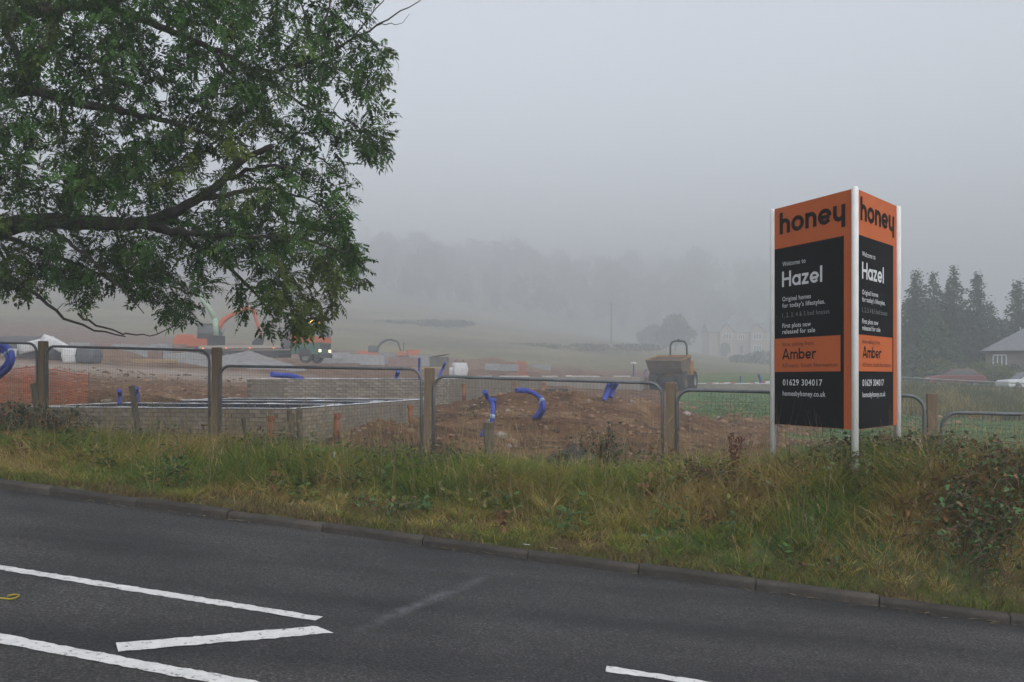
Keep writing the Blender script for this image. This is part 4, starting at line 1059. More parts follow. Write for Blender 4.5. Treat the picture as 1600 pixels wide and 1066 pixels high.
n1 = Vector(((139 - 800) / F * 20.4, 20.4, 0)); n1.z = gz(n1.x, n1.y); n0 = Vector(((-70 - 800) / F * 21.8, 21.8, 0)); n0.z = gz(n0.x, n0.y)
netting('orange plastic safety netting by the nearest footing', n0, n1, 0.80, 0.055, 3, 0.0055)
m0 = gp(808, 84); m1 = gp(823, 84); m1.z = gz(m1.x, m1.y)
netting('small patch of orange-red netting far across the bare earth', m0, m1, 1.2, 0.14, 1, 0.022)
red_m = mat('board_red', (0.42, 0.045, 0.035), (0.36, 0.04, 0.03), scale=5, rough=0.5)
def board(label, px0, px1, D, h=0.11, n=6, z=0.35):
    a, b = gp(px0, D), gp(px1, D + 1.5); t = thing('barrier_board', label, 'barrier', tuple(a), 0, 'red and white barrier boards'); d = b - a; L_ = d.length; rot = (0, -math.atan2(d.z, d.xy.length), math.atan2(d.y, d.x))
    for k in range(n):
        p = d * ((k + .5) / n); MB().box((p.x, p.y, p.z + z), (L_ / n * .995, .04, h), rot).build('board_section', red_m if k % 2 else sheet_m, t)
    for f in (.12, .88):
        p = d * f; MB().box((p.x, p.y + .06, p.z + z / 2), (.5, .35, z + .1), rot, .3).build('foot', mat('black_rubber', (0.02, 0.02, 0.02), (0.03, 0.03, 0.03), rough=.8), t)
board('red and white board between the dumper and the thin blue duct', 1094, 1150, 70)
board('red and white board beside the black and orange sign', 1162, 1212, 69)
board('red and white board on the earth before the dumper', 972, 1016, 74)
board('red and white board beyond the black tub', 884, 940, 76)

bag_m = mat('white_bulk_bag', (0.62, 0.62, 0.62), (0.50, 0.50, 0.51), scale=5, rough=0.75, bump=0.5, bscale=9)
greybag_m = mat('grey_wrap', (0.075, 0.078, 0.085), (0.12, 0.125, 0.135), scale=4, rough=0.5, bump=0.4, bscale=8)
def slump_box(sx, sy, sz, puff=0.08, seed=0, n=7):
    """soft-sided bag or wrapped pack"""
    bm = bmesh.new(); bmesh.ops.create_cube(bm, size=1.0); bmesh.ops.subdivide_edges(bm, edges=bm.edges[:], cuts=n - 2, use_grid_fill=True)
    vs = []
    for v in bm.verts:
        x, y, z = v.co; k = 1 + puff * math.cos(math.pi * z) * (1 - abs(z))
        d = mnoise.noise(Vector((x * 3, y * 3, z * 3 + seed))) * puff * .5
        vs.append((x * sx * (k + d), y * sy * (k + d), (z + .5) * sz * (1 + d * .5)))
    fs = [tuple(v.index for v in f.verts) for f in bm.faces]; bm.free(); return vs, fs
def pack(name, label, cat, px, py, size, m, tilt=(0, 0, 0), D=None, grp=None, puff=.08, straps=None, lid=None, sink=0.0):
    b = hit(px, py) if D is None else gp(px, D)
    k = b.y / 60.0
    t = thing(name, label, cat, (b.x, b.y, b.z - sink), 0, grp); t.rotation_euler = tilt
    vs, fs = slump_box(*size, puff, px * .37)
    MB().add(vs, fs, True).build('wrap', m, t)
    if lid: MB().box((0, 0, size[2] + .03), (size[0] * 1.03, size[1] * 1.03, .12)).build('lid', lid, t, bevel=.03)
    if straps:
        for s_ in (-.5, .5): MB().tube([(s_ * size[0] * .8, -.3 * size[1], size[2] * .9), (s_ * size[0] * .5, -.1 * size[1], size[2] * 1.25), (s_ * size[0] * .8, .3 * size[1], size[2] * .9)], .03, 5).build('lifting_loop', straps, t)
    return t
G1 = 'wrapped packs dumped by the stone track'
pack('insulation_pack', 'large white pack lying tilted on the dump of materials', 'pack', 60, 546, (1.9, 1.0, .62), bag_m, (R(6), R(-14), R(14)), D=58, grp=G1, puff=.03, sink=-.55)
pack('insulation_pack', 'white pack propped steeply against the tilted one', 'pack', 86, 546, (1.5, 1.0, .5), bag_m, (R(-10), R(26), R(-12)), D=57, grp=G1, puff=.03, sink=-.72)
pack('insulation_pack', 'low white pack with a dark top nearest the tree', 'pack', 22, 545, (1.1, .9, .5), bag_m, (0, 0, R(8)), D=59, grp=G1, puff=.04, lid=greybag_m)
pack('wrapped_pallet', 'dark wrapped pallet under the tilted white packs', 'pallet', 66, 552, (2.4, 1.2, .62), greybag_m, (0, 0, R(4)), D=58.4, grp=G1, puff=.04)
pack('bulk_bag', 'white bulk bag standing before the stone track', 'bag', 111, 555, (.8, .8, .85), bag_m, (0, 0, R(20)), D=54, grp=G1, puff=.14)
pack('bulk_bag', 'dark grey bag with a white top beside the bulk bag', 'bag', 139, 557, (.95, .9, .85), greybag_m, (0, 0, R(-10)), D=54, grp=G1, puff=.12, lid=bag_m)
pack('insulation_pack', 'flat white pack lying alone on the far bare ground', 'pack', 67, 508, (1.9, 1.2, .45), bag_m, (0, 0, R(5)), D=104, puff=.03)
pack('wrapped_pallet', 'dark heap of wrapped pallets behind the white packs', 'pallet', 42, 540, (3.4, 1.6, 1.15), greybag_m, (0, 0, R(-4)), D=66, grp=G1, puff=.12)
pack('bulk_bag', 'lone white bulk bag in the middle of the bare earth', 'bag', 718, 568, (.95, .9, 1.0), bag_m, (0, 0, R(15)), D=72, puff=.14, straps=greybag_m)
pack('bulk_bag', 'small slumped white bag beside the lone bulk bag', 'bag', 707, 568, (.45, .45, .6), bag_m, (0, 0, R(5)), D=72, puff=.14)
pack('plastic_tub', 'black tub on the bank beyond the hooked duct', 'tub', 870, 606, (.62, .5, .42), mat('black_plastic', (0.018, 0.02, 0.022), (0.03, 0.032, 0.035), rough=.5), (0, 0, R(10)), D=31, puff=-.05)

block_grey = mat('concrete_block', (0.24, 0.245, 0.25), (0.33, 0.335, 0.34), scale=3, rough=0.95, bump=.3, rand=.2)
block_brown = mat('brown_brick_pack', (0.20, 0.125, 0.10), (0.27, 0.18, 0.145), scale=3, rough=0.95, bump=.3, rand=.15)
pal_m = mat('pallet_wood', (0.22, 0.16, 0.10), (0.30, 0.23, 0.15), scale=5, rough=0.9)
def block_pack(px, D, nx_, ny_, nz_, m, label, rz=0.0):
    b = gp(px, D); t = thing('block_pack', label, 'block pack', (b.x, b.y, b.z - .03), rz, 'packs of blocks on pallets'); mb = MB(); bx_, by_, bz_ = .44, .30, .215
    for i in range(nx_):
        for j in range(ny_):
            for k in range(nz_):
                mb.box(((i - (nx_ - 1) / 2) * bx_, (j - (ny_ - 1) / 2) * by_, .14 + (k + .5) * bz_), (bx_ - .014, by_ - .014, bz_ - .012))
    mb.build('blocks', m, t, recalc=False)['kind'] = 'stuff'
    for s_ in (-.45, 0, .45): MB().box((s_ * nx_ * bx_, 0, .06), (.1, ny_ * by_, .10)).build('pallet_bearer', pal_m, t)
    MB().box((0, 0, .12), (nx_ * bx_, ny_ * by_, .022)).build('pallet_deck', pal_m, t)
bp = [(222, 66, 5, 3, 4, 0, 'long grey block pack left of the splintered pallet pack'), (252, 70, 3, 3, 5, 0, 'tall grey block pack beside the excavator tail'), (276, 73, 3, 3, 5, 1, 'brown brick pack under the excavator tail'),
      (243, 63, 2, 2, 3, 1, 'small brown pack before the long grey block pack'), (526, 98, 6, 3, 4, 0, 'grey block pack just beyond the lorry cab'), (556, 92, 7, 3, 4, 0, 'wide grey block pack in the row beyond the lorry'),
      (582, 88, 5, 3, 4, 0, 'grey block pack in front of the small far excavator'), (604, 95, 4, 3, 5, 0, 'grey block pack beside the small far excavator'), (632, 90, 7, 3, 4, 1, 'wide brown brick pack in the row of packs'),
      (657, 96, 5, 3, 5, 0, 'grey block pack near the end of the row of packs'), (790, 98, 6, 3, 3, 0, 'low grey block pack behind the small orange netting'), (768, 96, 3, 2, 3, 0, 'small grey block pack beyond the lone bulk bag'), (515, 84, 5, 3, 2, 0, 'low grey block pack at the lorry front wheels')]
for px_, D_, a, b, c, kind, lb in bp: block_pack(px_, D_, a, b, c, block_brown if kind else block_grey, lb, R(random.uniform(-12, 12)))
# plank hut
b = gp(686, 88); hut = thing('timber_shelter', 'small brown timber shelter with a sloping roof beyond the row of packs', 'shelter', tuple(b), R(-14)); hut.scale = (.58, .58, .75)
for k in range(9): MB().box((-1.15 + k * .285, -.8, .8), (.27, .04, 1.6)).build('plank', old_wood, hut)
MB().box((1.3, 0, .8), (.05, 1.6, 1.6)).build('side_wall', old_wood, hut); MB().box((-1.3, 0, .8), (.05, 1.6, 1.6)).build('side_wall', old_wood, hut); MB().box((0, .8, .8), (2.6, .05, 1.6)).build('back_wall', old_wood, hut)
MB().box((0, 0, 1.75), (3.0, 2.0, .06), (0, R(-7), 0)).build('roof', old_wood, hut)

# heaps of grey stone
gravel_m = mat('grey_gravel', (0.15, 0.145, 0.14), (0.25, 0.24, 0.23), scale=3, rough=0.95, bump=.7, bscale=7)
spoil_m = mat('brown_spoil', (0.10, 0.056, 0.03), (0.20, 0.125, 0.075), scale=2.5, rough=0.95, bump=.7, bscale=6)
def heap(label, px, D, rx, ry, h, seed, m=gravel_m, name='gravel_heap'):
    b = gp(px, D); N_ = 30; vs = []; fs = []
    for j in range(N_ + 1):
        for i in range(N_ + 1):
            x, y = (i / N_ * 2 - 1), (j / N_ * 2 - 1); r = math.hypot(x, y); z = h * max(0, 1 - r) ** .85 * (.85 + .35 * float(fbm(x * 3 + seed, y * 3, seed)))
            vs.append((x * rx, y * ry, gz(b.x + x * rx, b.y + y * ry) - b.z + z - .12 - .1 * max(0, r - .9)))
    for j in range(N_):
        for i in range(N_): k = j * (N_ + 1) + i; fs.append((k, k + 1, k + N_ + 2, k + N_ + 1))
    o = MB().add(vs, fs, True).build(name, m); o.location = tuple(b); tag(o, label, name.replace('_', ' '))
heap('grey gravel heap in front of the lorry bed', 388, 64, 4.2, 3.0, 1.15, 3)
heap('low grey gravel heap beside the block packs near the tree', 292, 66, 3.4, 2.6, .9, 8)
heap('brown spoil heap at the edge of the stone track', 176, 62, 3.6, 2.4, .9, 12, spoil_m, 'spoil_heap')
heap('long brown spoil heap beyond the lone bulk bag', 770, 104, 7.0, 3.0, 1.5, 14, spoil_m, 'spoil_heap')
heap('brown spoil heap between the lorry and the row of packs', 492, 104, 5.0, 3.0, 1.7, 16, spoil_m, 'spoil_heap')
heap('low brown spoil heap in front of the dumper', 935, 70, 4.2, 2.4, .8, 18, spoil_m, 'spoil_heap')
for px_, D_, a, b, c, kind, lb in [(196, 78, 4, 3, 4, 0, 'grey block pack behind the spoil heap by the track'), (168, 92, 5, 3, 4, 1, 'brown brick pack on the far side of the stone track'), (128, 84, 4, 3, 3, 0, 'grey block pack beyond the dark grey bag'), (716, 108, 5, 3, 3, 1, 'brown brick pack beyond the timber shelter'), (846, 112, 5, 3, 3, 0, 'farthest grey block pack, on open earth before the slope')]:
    block_pack(px_, D_, a, b, c, block_brown if kind else block_grey, lb, R(random.uniform(-12, 12)))
plank_m = mat('sawn_timber', (0.34, 0.22, 0.11), (0.42, 0.29, 0.16), scale=4, rough=.85)
def timber(px, D, n, label, rz):
    b = gp(px, D); t = thing('timber_stack', label, 'timber', tuple(b), rz)
    for k in range(n): MB().box((random.uniform(-.15, .15), (k % 4) * .24 - .36 + random.uniform(-.03, .03), .08 + (k // 4) * .13), (2.6, .2, .1), (0, 0, random.uniform(-.06, .06))).build('plank', plank_m, t)
timber(241, 61, 8, 'loose stack of yellow planks beside the long grey block pack', R(24))
timber(668, 84, 8, 'stack of yellow planks in front of the timber shelter', R(-8))

# ------------------------------------------------------------------ machines
tyre_m = mat('tyre_rubber', (0.022, 0.021, 0.020), (0.05, 0.042, 0.034), scale=5, rough=0.9)
glass_m = mat('cab_glass', (0.05, 0.065, 0.07), (0.07, 0.085, 0.09), scale=2, rough=0.12, spec=0.6)
steel_dark = mat('dark_steel', (0.02, 0.021, 0.022), (0.04, 0.04, 0.04), scale=5, rough=0.6)
yel_m = mat('machine_yellow', (0.42, 0.195, 0.018), (0.15, 0.092, 0.045), scale=2.2, rough=0.55)
org_m = mat('machine_orange', (0.50, 0.115, 0.03), (0.44, 0.10, 0.03), scale=3, rough=0.55)
mud_m = mat('muddy_steel', (0.095, 0.066, 0.046), (0.165, 0.12, 0.085), scale=3, rough=0.9, bump=.5, bscale=10)
green_m = mat('lorry_green', (0.03, 0.10, 0.065), (0.04, 0.12, 0.08), scale=3, rough=0.4)
pale_green = mat('pale_green_paint', (0.30, 0.42, 0.30), (0.26, 0.37, 0.27), scale=3, rough=0.45)
grey_paint = mat('grey_paint', (0.22, 0.225, 0.23), (0.28, 0.285, 0.29), scale=3, rough=0.6)
def lamp(name, colr, s): return mat(name, colr, colr, rough=.3, emit=colr, estr=s)
amber = lamp('amber_lamp', (1.0, 0.50, 0.08), 2.2); headl = lamp('head_lamp', (1.0, 0.72, 0.38), 1.3); redl = lamp('side_marker', (1.0, 0.22, 0.06), 0.9)
def wheel(t, c, r, w, rim, side=1, lugs=0):
    tw = MB().lathe([(r * .58, -w / 2), (r * .92, -w / 2), (r, -w * .32), (r, w * .32), (r * .92, w / 2), (r * .58, w / 2)], (0, 0, 0), 'y', 24)
    for k in range(lugs):
        a = 2 * math.pi * k / lugs
        for s_ in (-1, 1):
            aa = a + (s_ > 0) * math.pi / lugs; tw.box((math.cos(aa) * r, s_ * w * .25, math.sin(aa) * r), (.06, w * .48, .09), (0, -aa, s_ * .35))
    o = tw.build('wheel', tyre_m, t); o.location = c
    MB().lathe([(0.0, side * w * .30), (r * .22, side * w * .34), (r * .30, side * w * .18), (r * .50, side * w * .22), (r * .60, side * w * .44), (r * .60, -side * w * .3), (0.0, -side * w * .3)], (0, 0, 0), 'y', 18).build('rim', rim, o)
# dumper
b = gp(1052, 65.0); dp = thing('site_dumper', 'yellow site dumper with a muddy skip and black roll bar', 'dumper', (b.x, b.y, b.z), math.atan2(-.90, -.43))
for x in (1.15, -1.25):
    for s_ in (-1, 1): wheel(dp, (x, s_ * .98, .62), .62, .46, mud_m if x > 0 else grey_paint, s_, 16)
MB().box((-.2, 0, .72), (3.2, .75, .42)).build('chassis', steel_dark, dp, bevel=.03)
MB().tube([(1.15, -.9, .62), (1.15, .9, .62)], .11, 10).build('axle', steel_dark, dp); MB().tube([(-1.25, -.9, .62), (-1.25, .9, .62)], .11, 10).build('axle', steel_dark, dp)
sk_ = MB()
outer = [(2.35, 1.92), (2.05, 1.42), (1.55, 1.12), (.55, 1.10), (.02, 1.55), (-.10, 2.22)]
n_ = len(outer)
for y in (-1.16, 1.16): sk_.add([(x, y * (1 if i in (0, 5) else .93), z) for i, (x, z) in enumerate(outer)], [tuple(range(n_))])
sk_.add([(x, s_ * 1.16 * (1 if i in (0, 5) else .93), z) for s_ in (-1, 1) for i, (x, z) in enumerate(outer)], [(i, i + 1, n_ + i + 1, n_ + i) for i in range(n_ - 1)])
skip = sk_.build('skip', mud_m, dp); sm_ = skip.modifiers.new('thick', 'SOLIDIFY'); sm_.thickness = .05
MB().tube([(2.35, -1.18, 1.93), (2.35, 1.18, 1.93)], .045, 8).build('skip_lip', mud_m, skip)
MB().box((-.12, 0, 2.27), (.10, 2.36, .16)).build('skip_back_rim', yel_m, skip); 
for s_ in (-1, 1): MB().box((1.1, s_ * 1.19, 2.12), (2.5, .07, .09), (0, R(7.5), 0)).build('skip_side_rim', yel_m, skip)
MB().prism([(-2.25, .85), (-.75, .85), (-.75, 1.55), (-1.0, 1.72), (-2.15, 1.62), (-2.3, 1.4)], -.82, .82).build('engine_cover', yel_m, dp, bevel=.05)
for s_ in (-1, 1): MB().box((-1.25, s_ * 1.0, 1.36), (1.35, .5, .06)).build('mudguard', yel_m, dp, bevel=.02)
MB().box((-.55, .98, 1.5), (.5, .42, 1.0)).build('side_tank', yel_m, dp, bevel=.05)
MB().box((-.72, 0, 1.82), (.5, .55, .14)).build('seat', steel_dark, dp, bevel=.04); MB().box((-.98, 0, 2.1), (.12, .52, .5)).build('seat_back', steel_dark, dp, bevel=.04)
MB().lathe([(.17, -.015), (.20, -.015), (.20, .015), (.17, .015)], (-.28, 0, 2.28), 'z', 16).build('steering_wheel', steel_dark, dp)
hp = [(-1.3, -.58, 1.5), (-1.3, -.58, 2.8), (-1.28, -.52, 3.15), (-1.27, -.32, 3.32), (-1.27, .32, 3.32), (-1.28, .52, 3.15), (-1.3, .58, 2.8), (-1.3, .58, 1.5)]
MB().tube([tuple(p) for p in spline(hp, .08)], .065, 8).build('roll_bar', steel_dark, dp)
MB().box((-1.27, 0, 3.43), (.12, .12, .12)).build('beacon', steel_dark, dp, bevel=.03)

# lorry
b = gp(414, 75); lo = thing('flatbed_lorry', 'green and orange flatbed lorry with its lamps lit', 'lorry', tuple(b), R(-13))
for x in (3.95, -2.6, -3.8):
    for s_ in (-1, 1): wheel(lo, (x, s_ * 1.02, .50), .50, .32, grey_paint, s_)
MB().box((-.3, 0, .88), (9.6, .9, .26)).build('chassis', steel_dark, lo)
cabp = [(2.75, .75), (5.0, .62), (5.05, 1.55), (2.75, 1.55)]
MB().prism(cabp, -1.22, 1.22).build('cab_lower', green_m, lo, bevel=.05)
MB().prism([(2.75, 1.56), (5.055, 1.56), (5.02, 2.0), (2.75, 2.35)], -1.225, 1.225).build('cab_stripe', org_m, lo, bevel=.03)
MB().prism([(2.76, 2.36), (5.01, 2.01), (4.82, 2.95), (4.5, 3.08), (2.9, 3.08), (2.76, 2.95)], -1.2, 1.2).build('cab_upper', pale_green, lo, bevel=.05)
MB().prism([(5.035, 2.03), (5.05, 2.03), (4.87, 2.86), (4.85, 2.86)], -1.08, 1.08).build('windscreen', glass_m, lo)
for s_ in (-1, 1):
    MB().prism([(3.35, 2.30), (4.80, 2.08), (4.66, 2.84), (3.35, 2.84)], s_ * 1.203, s_ * 1.22).build('side_window', glass_m, lo)
    MB().box((5.03, s_ * .92, .95), (.06, .34, .20)).build('headlight', headl, lo)
    MB().tube([(4.7, s_ * 1.2, 2.75), (4.95, s_ * 1.45, 2.72), (4.95, s_ * 1.45, 2.2)], .025, 6).build('mirror_arm', steel_dark, lo); MB().box((4.95, s_ * 1.46, 2.42), (.08, .2, .44)).build('mirror', steel_dark, lo, bevel=.02)
    MB().prism([(3.4, .55), (4.5, .55), (4.35, 1.05), (3.95, 1.16), (3.55, 1.05)], s_ * 1.225, s_ * 1.25).build('wheel_arch', steel_dark, lo)
MB().box((5.08, 0, .58), (.12, 2.4, .34)).build('bumper', steel_dark, lo, bevel=.03); MB().box((5.06, 0, 1.32), (.03, 1.7, .36)).build('grille', steel_dark, lo)
for y in (-.8, .8): MB().lathe([(0, .22), (.10, .18), (.12, 0), (0, 0)], (4.3, y, 3.08), 'z', 12).build('beacon', amber, lo)
MB().box((-1.5, 0, 1.22), (7.0, 2.5, .14)).build('bed', grey_paint, lo); MB().box((1.98, 0, 2.0), (.08, 2.46, 1.5)).build('headboard', grey_paint, lo)
for s_ in (-1, 1):
    MB().box((-1.5, s_ * 1.27, 1.27), (7.0, .04, .24)).build('side_rail', mat('rail_paint', (0.40, 0.36, 0.30), (0.33, 0.30, 0.25), rough=.6), lo)
    for k in range(4): MB().box((-4.6 + k * 2.0, s_ * 1.30, 1.18), (.12, .03, .08)).build('side_marker', redl, lo)
    MB().box((.9, s_ * 1.1, .72), (1.5, .3, .5)).build('tank', steel_dark, lo, bevel=.05)
MB().box((-4.2, 0, 1.75), (.7, 1.5, .9)).build('crane_base', steel_dark, lo); MB().tube([(-4.2, 0, 2.0), (-4.3, 0, 3.6)], .22, 10).build('crane_column', pale_green, lo)
MB().tube([(-4.3, 0, 3.5), (-4.9, 0, 4.5), (-6.3, 0, 6.1)], [.22, .19, .13], 8).build('crane_arm', pale_green, lo); MB().tube([(-6.3, 0, 6.1), (-6.5, 0, 5.3), (-6.45, 0, 3.2)], [.10, .07, .05], 8).build('crane_hook_line', steel_dark, lo)

def excavator(label, px, D, rz, body, k=1.0, up=((.9, 0, 1.9), (2.6, 0, 3.6), (4.3, 0, 4.2), (5.2, 0, 3.6)), stick=((5.2, 0, 3.6), (5.6, 0, 1.2)), arm=None):
    b = gp(px, D); t = thing('excavator', label, 'excavator', tuple(b), rz); t.scale = (k, k, k); arm = arm or body
    for s_ in (-1, 1):
        tr = [(-1.9, .38), (-1.75, .08), (1.75, .08), (1.95, .38), (1.75, .72), (-1.75, .72)]
        MB().prism(tr, s_ * 1.2 - .28, s_ * 1.2 + .28).build('track', steel_dark, t, bevel=.06)
        for q in range(4): MB().lathe([(0, -.3), (.22, -.3), (.22, .3), (0, .3)], (-1.2 + q * .8, s_ * 1.2, .36), 'y', 10).build('track_roller', mud_m, t)
    MB().box((0, 0, .78), (1.6, 1.9, .3)).build('undercarriage', steel_dark, t)
    MB().prism([(-2.4, 1.0), (1.3, 1.0), (1.3, 1.7), (-.6, 1.75), (-.9, 2.1), (-2.2, 2.1), (-2.45, 1.7)], -1.25, 1.25).build('engine_house', body, t, bevel=.06)
    MB().prism([(-2.55, 1.05), (-2.0, 1.0), (-2.0, 1.9), (-2.5, 1.8)], -1.26, 1.26).build('counterweight', org_m if body is org_m else steel_dark, t, bevel=.05)
    cab_ = MB().prism([(-.55, 1.72), (1.35, 1.72), (1.45, 2.3), (1.1, 3.05), (-.5, 3.05)], -1.22, -.25).build('cab', steel_dark, t, bevel=.05)
    MB().prism([(-.4, 2.2), (1.2, 2.2), (1.0, 2.92), (-.4, 2.92)], -1.235, -1.222).build('cab_window', glass_m, cab_); MB().prism([(1.40, 1.9), (1.42, 1.9), (1.47, 2.3), (1.15, 2.98), (1.13, 2.98), (1.45, 2.3)], -1.12, -.35).build('windscreen', glass_m, cab_)
    S = spline([tuple(p) for p in up], .2); MB().tube([tuple(p) for p in S], [.30 - .12 * i / len(S) for i in range(len(S))], 6, smooth=False).build('boom', arm, t)
    MB().tube([tuple(stick[0]), tuple(stick[1])], [.2, .13], 6, smooth=False).build('stick', arm, t)
    MB().tube([(1.2, 0, 1.6), tuple(Vector(up[1]) * .9 + Vector((.4, 0, 0)))], .08, 6).build('ram', grey_paint, t)
    e = Vector(stick[1]); MB().prism([(e.x - .1, e.z + .1), (e.x + .25, e.z - .1), (e.x + .1, e.z - .75), (e.x - .55, e.z - .95), (e.x - .75, e.z - .55)], -.5, .5).build('bucket', steel_dark, t, bevel=.03)
    return t
excavator('orange excavator behind the rear of the flatbed lorry', 322, 80, R(8), org_m, .95, up=((.9, 0, 2.0), (1.4, 0, 3.3), (2.8, 0, 4.2), (4.0, 0, 4.5)), stick=((4.0, 0, 4.5), (4.7, 0, 2.0)))
excavator('small far orange excavator with a dark arched arm', 580, 118, R(4), org_m, .62, up=((.9, 0, 2.0), (2.0, 0, 3.6), (3.6, 0, 4.3), (5.2, 0, 3.9)), stick=((5.2, 0, 3.9), (6.1, 0, 1.2)), arm=steel_dark)
b = gp(636, 116); md = thing('mini_dumper', 'tiny far orange dumper beside the small far excavator', 'dumper', tuple(b), R(10))
for x in (.8, -.7):
    for s_ in (-1, 1): wheel(md, (x, s_ * .6, .4), .4, .3, grey_paint, s_)
MB().box((0, 0, .6), (2.0, .6, .3)).build('chassis', steel_dark, md); MB().prism([(.1, .8), (1.2, .8), (1.6, 1.5), (-.1, 1.5)], -.7, .7).build('skip', org_m, md); MB().box((-.7, 0, 1.0), (.8, 1.0, .6)).build('engine_cover', org_m, md, bevel=.05)
MB().tube([(-.4, -.4, 1.1), (-.4, -.4, 2.3), (-.4, .4, 2.3), (-.4, .4, 1.1)], .04, 6).build('roll_bar', steel_dark, md)

# ------------------------------------------------------------------ cars by the far house
def car(label, px, D, rz, paint, lift=0.0):
    b = gp(px, D); t = thing('parked_car', label, 'car', (b.x, b.y, b.z + lift), rz, 'cars parked by the far stone house')
    MB().prism([(-2.05, .35), (2.0, .35), (2.1, .62), (1.95, .86), (1.0, .95), (-1.9, .98), (-2.12, .7)], -.86, .86).build('body', paint, t, bevel=.07)
    MB().prism([(-1.75, .98), (.95, .95), (.35, 1.42), (-1.15, 1.46)], -.74, .74).build('cabin', paint, t, bevel=.06)
    for s_ in (-1, 1): MB().prism([(-1.5, 1.0), (.72, .99), (.28, 1.36), (-1.08, 1.39)], s_ * .742, s_ * .756).build('side_window', glass_m, t)
    MB().prism([(.97, .97), (1.0, .97), (.40, 1.41), (.37, 1.41)], -.66, .66).build('windscreen', glass_m, t); MB().prism([(-1.79, 1.0), (-1.76, 1.0), (-1.16, 1.44), (-1.19, 1.44)], -.64, .64).build('rear_window', glass_m, t)
    for x in (-1.3, 1.3):
        for s_ in (-1, 1): wheel(t, (x, s_ * .78, .32), .32, .2, grey_paint, s_)
    for s_ in (-1, 1):
        MB().box((2.03, s_ * .62, .70), (.08, .3, .14)).build('headlight', sheet_m, t); MB().box((-2.08, s_ * .66, .80), (.06, .22, .16)).build('tail_light', red_m, t)
car('red car half hidden by the rough grass', 1490, 74, R(172), mat('car_red', (0.17, 0.04, 0.04), (0.15, 0.035, 0.036), rough=.35), 0.0)
car('white car next to the far stone house', 1606, 72, R(185), mat('car_white', (0.62, 0.63, 0.64), (0.58, 0.59, 0.6), rough=.35), 0.0)

# ------------------------------------------------------------------ houses
slate = mat('slate_roof', (0.13, 0.135, 0.15), (0.19, 0.195, 0.21), scale=2.5, rough=0.7, stretch=(1, 1, 4), bump=.3)
stone_w = mat('stone_wall', (0.125, 0.105, 0.092), (0.20, 0.17, 0.15), scale=3, rough=0.95, bump=.5, bscale=6, stretch=(1, 1, 2.2))
pale_stone = mat('buff_stone_wall', (0.38, 0.29, 0.22), (0.44, 0.35, 0.27), scale=2, rough=0.95, bump=.3)
pvc = mat('white_window_frame', (0.70, 0.70, 0.69), (0.62, 0.62, 0.62), rough=.4)
def window(t, c, w, h, n, face='-y', par=None, fw=.09):
    """framed window proud of a wall facing -y (or -x); n lights, each its own pane"""
    o = par or t; fr = MB(); sx = (1, 0) if face == '-y' else (0, 1); d = (0, -1) if face == '-y' else (-1, 0)
    def bar(u, v, su, sv, dep): fr.box((c[0] + sx[0] * u + d[0] * dep / 2, c[1] + sx[1] * u + d[1] * dep / 2, c[2] + v), (su if sx[0] else dep, su if sx[1] else dep, sv))
    bar(0, h / 2, w, fw, .07); bar(0, -h / 2, w, fw, .07)
    for k in range(n + 1): bar(-w / 2 + w * k / n, 0, fw, h - fw, .066)
    f = fr.build('window', pvc, o)
    for k in range(n):
        u = -w / 2 + w * (k + .5) / n; MB().box((c[0] + sx[0] * u + d[0] * .015, c[1] + sx[1] * u + d[1] * .015, c[2]), ((w / n - fw) if sx[0] else .03, (w / n - fw) if sx[1] else .03, h - fw)).build('pane', glass_m, f)
    MB().box((c[0] + d[0] * .06, c[1] + d[1] * .06, c[2] - h / 2 - .09), ((w + .2) if sx[0] else .14, (w + .2) if sx[1] else .14, .09)).build('sill', pale_stone, f)
b = gp(1540, 84); hs = thing('stone_house', 'dark stone house with a grey slate hipped roof', 'house', (b.x, b.y, b.z), R(-26))
zb = (590 - 618) / F * 84 - b.z; ze = (590 - 549) / F * 84 - b.z; zr = (590 - 503) / F * 84 - b.z; W_, Dp = 13.0, 6.4
MB().box((W_ / 2, Dp / 2, (ze - .8) / 2), (W_, Dp, ze + .8)).build('wall', stone_w, hs)
rf = MB().add([(-.45, -.45, ze + .012), (W_ + .45, -.45, ze + .012), (W_ + .45, Dp + .45, ze + .012), (-.45, Dp + .45, ze + .012), (4.3, Dp / 2, zr + .2), (W_ - 4.0, Dp / 2, zr + .3)], [(0, 1, 5, 4), (1, 2, 5), (2, 3, 4, 5), (3, 0, 4), (3, 2, 1, 0)]).build('roof', slate, hs)
MB().box((W_ - 5, Dp / 2, zr + .7), (.9, .7, 1.6)).build('chimney', stone_w, rf)
MB().tube([(-.5, -.5, ze - .02), (W_ + .5, -.5, ze - .02)], .06, 6).build('gutter', steel_dark, hs)
MB().lathe([(.05, .0), (.14, 0), (.14, .3), (.05, .3)], (3.4, .9, ze + (zr - ze) * .33), 'z', 10).build('roof_vent', steel_dark, rf)
for wx in (1.1, 3.6, 7.0): window(hs, (wx, 0, ze - .82), 1.0, .95, 3)
for wx in (1.1, 4.0, 7.0): window(hs, (wx, 0, .7), 1.0, .95, 3)

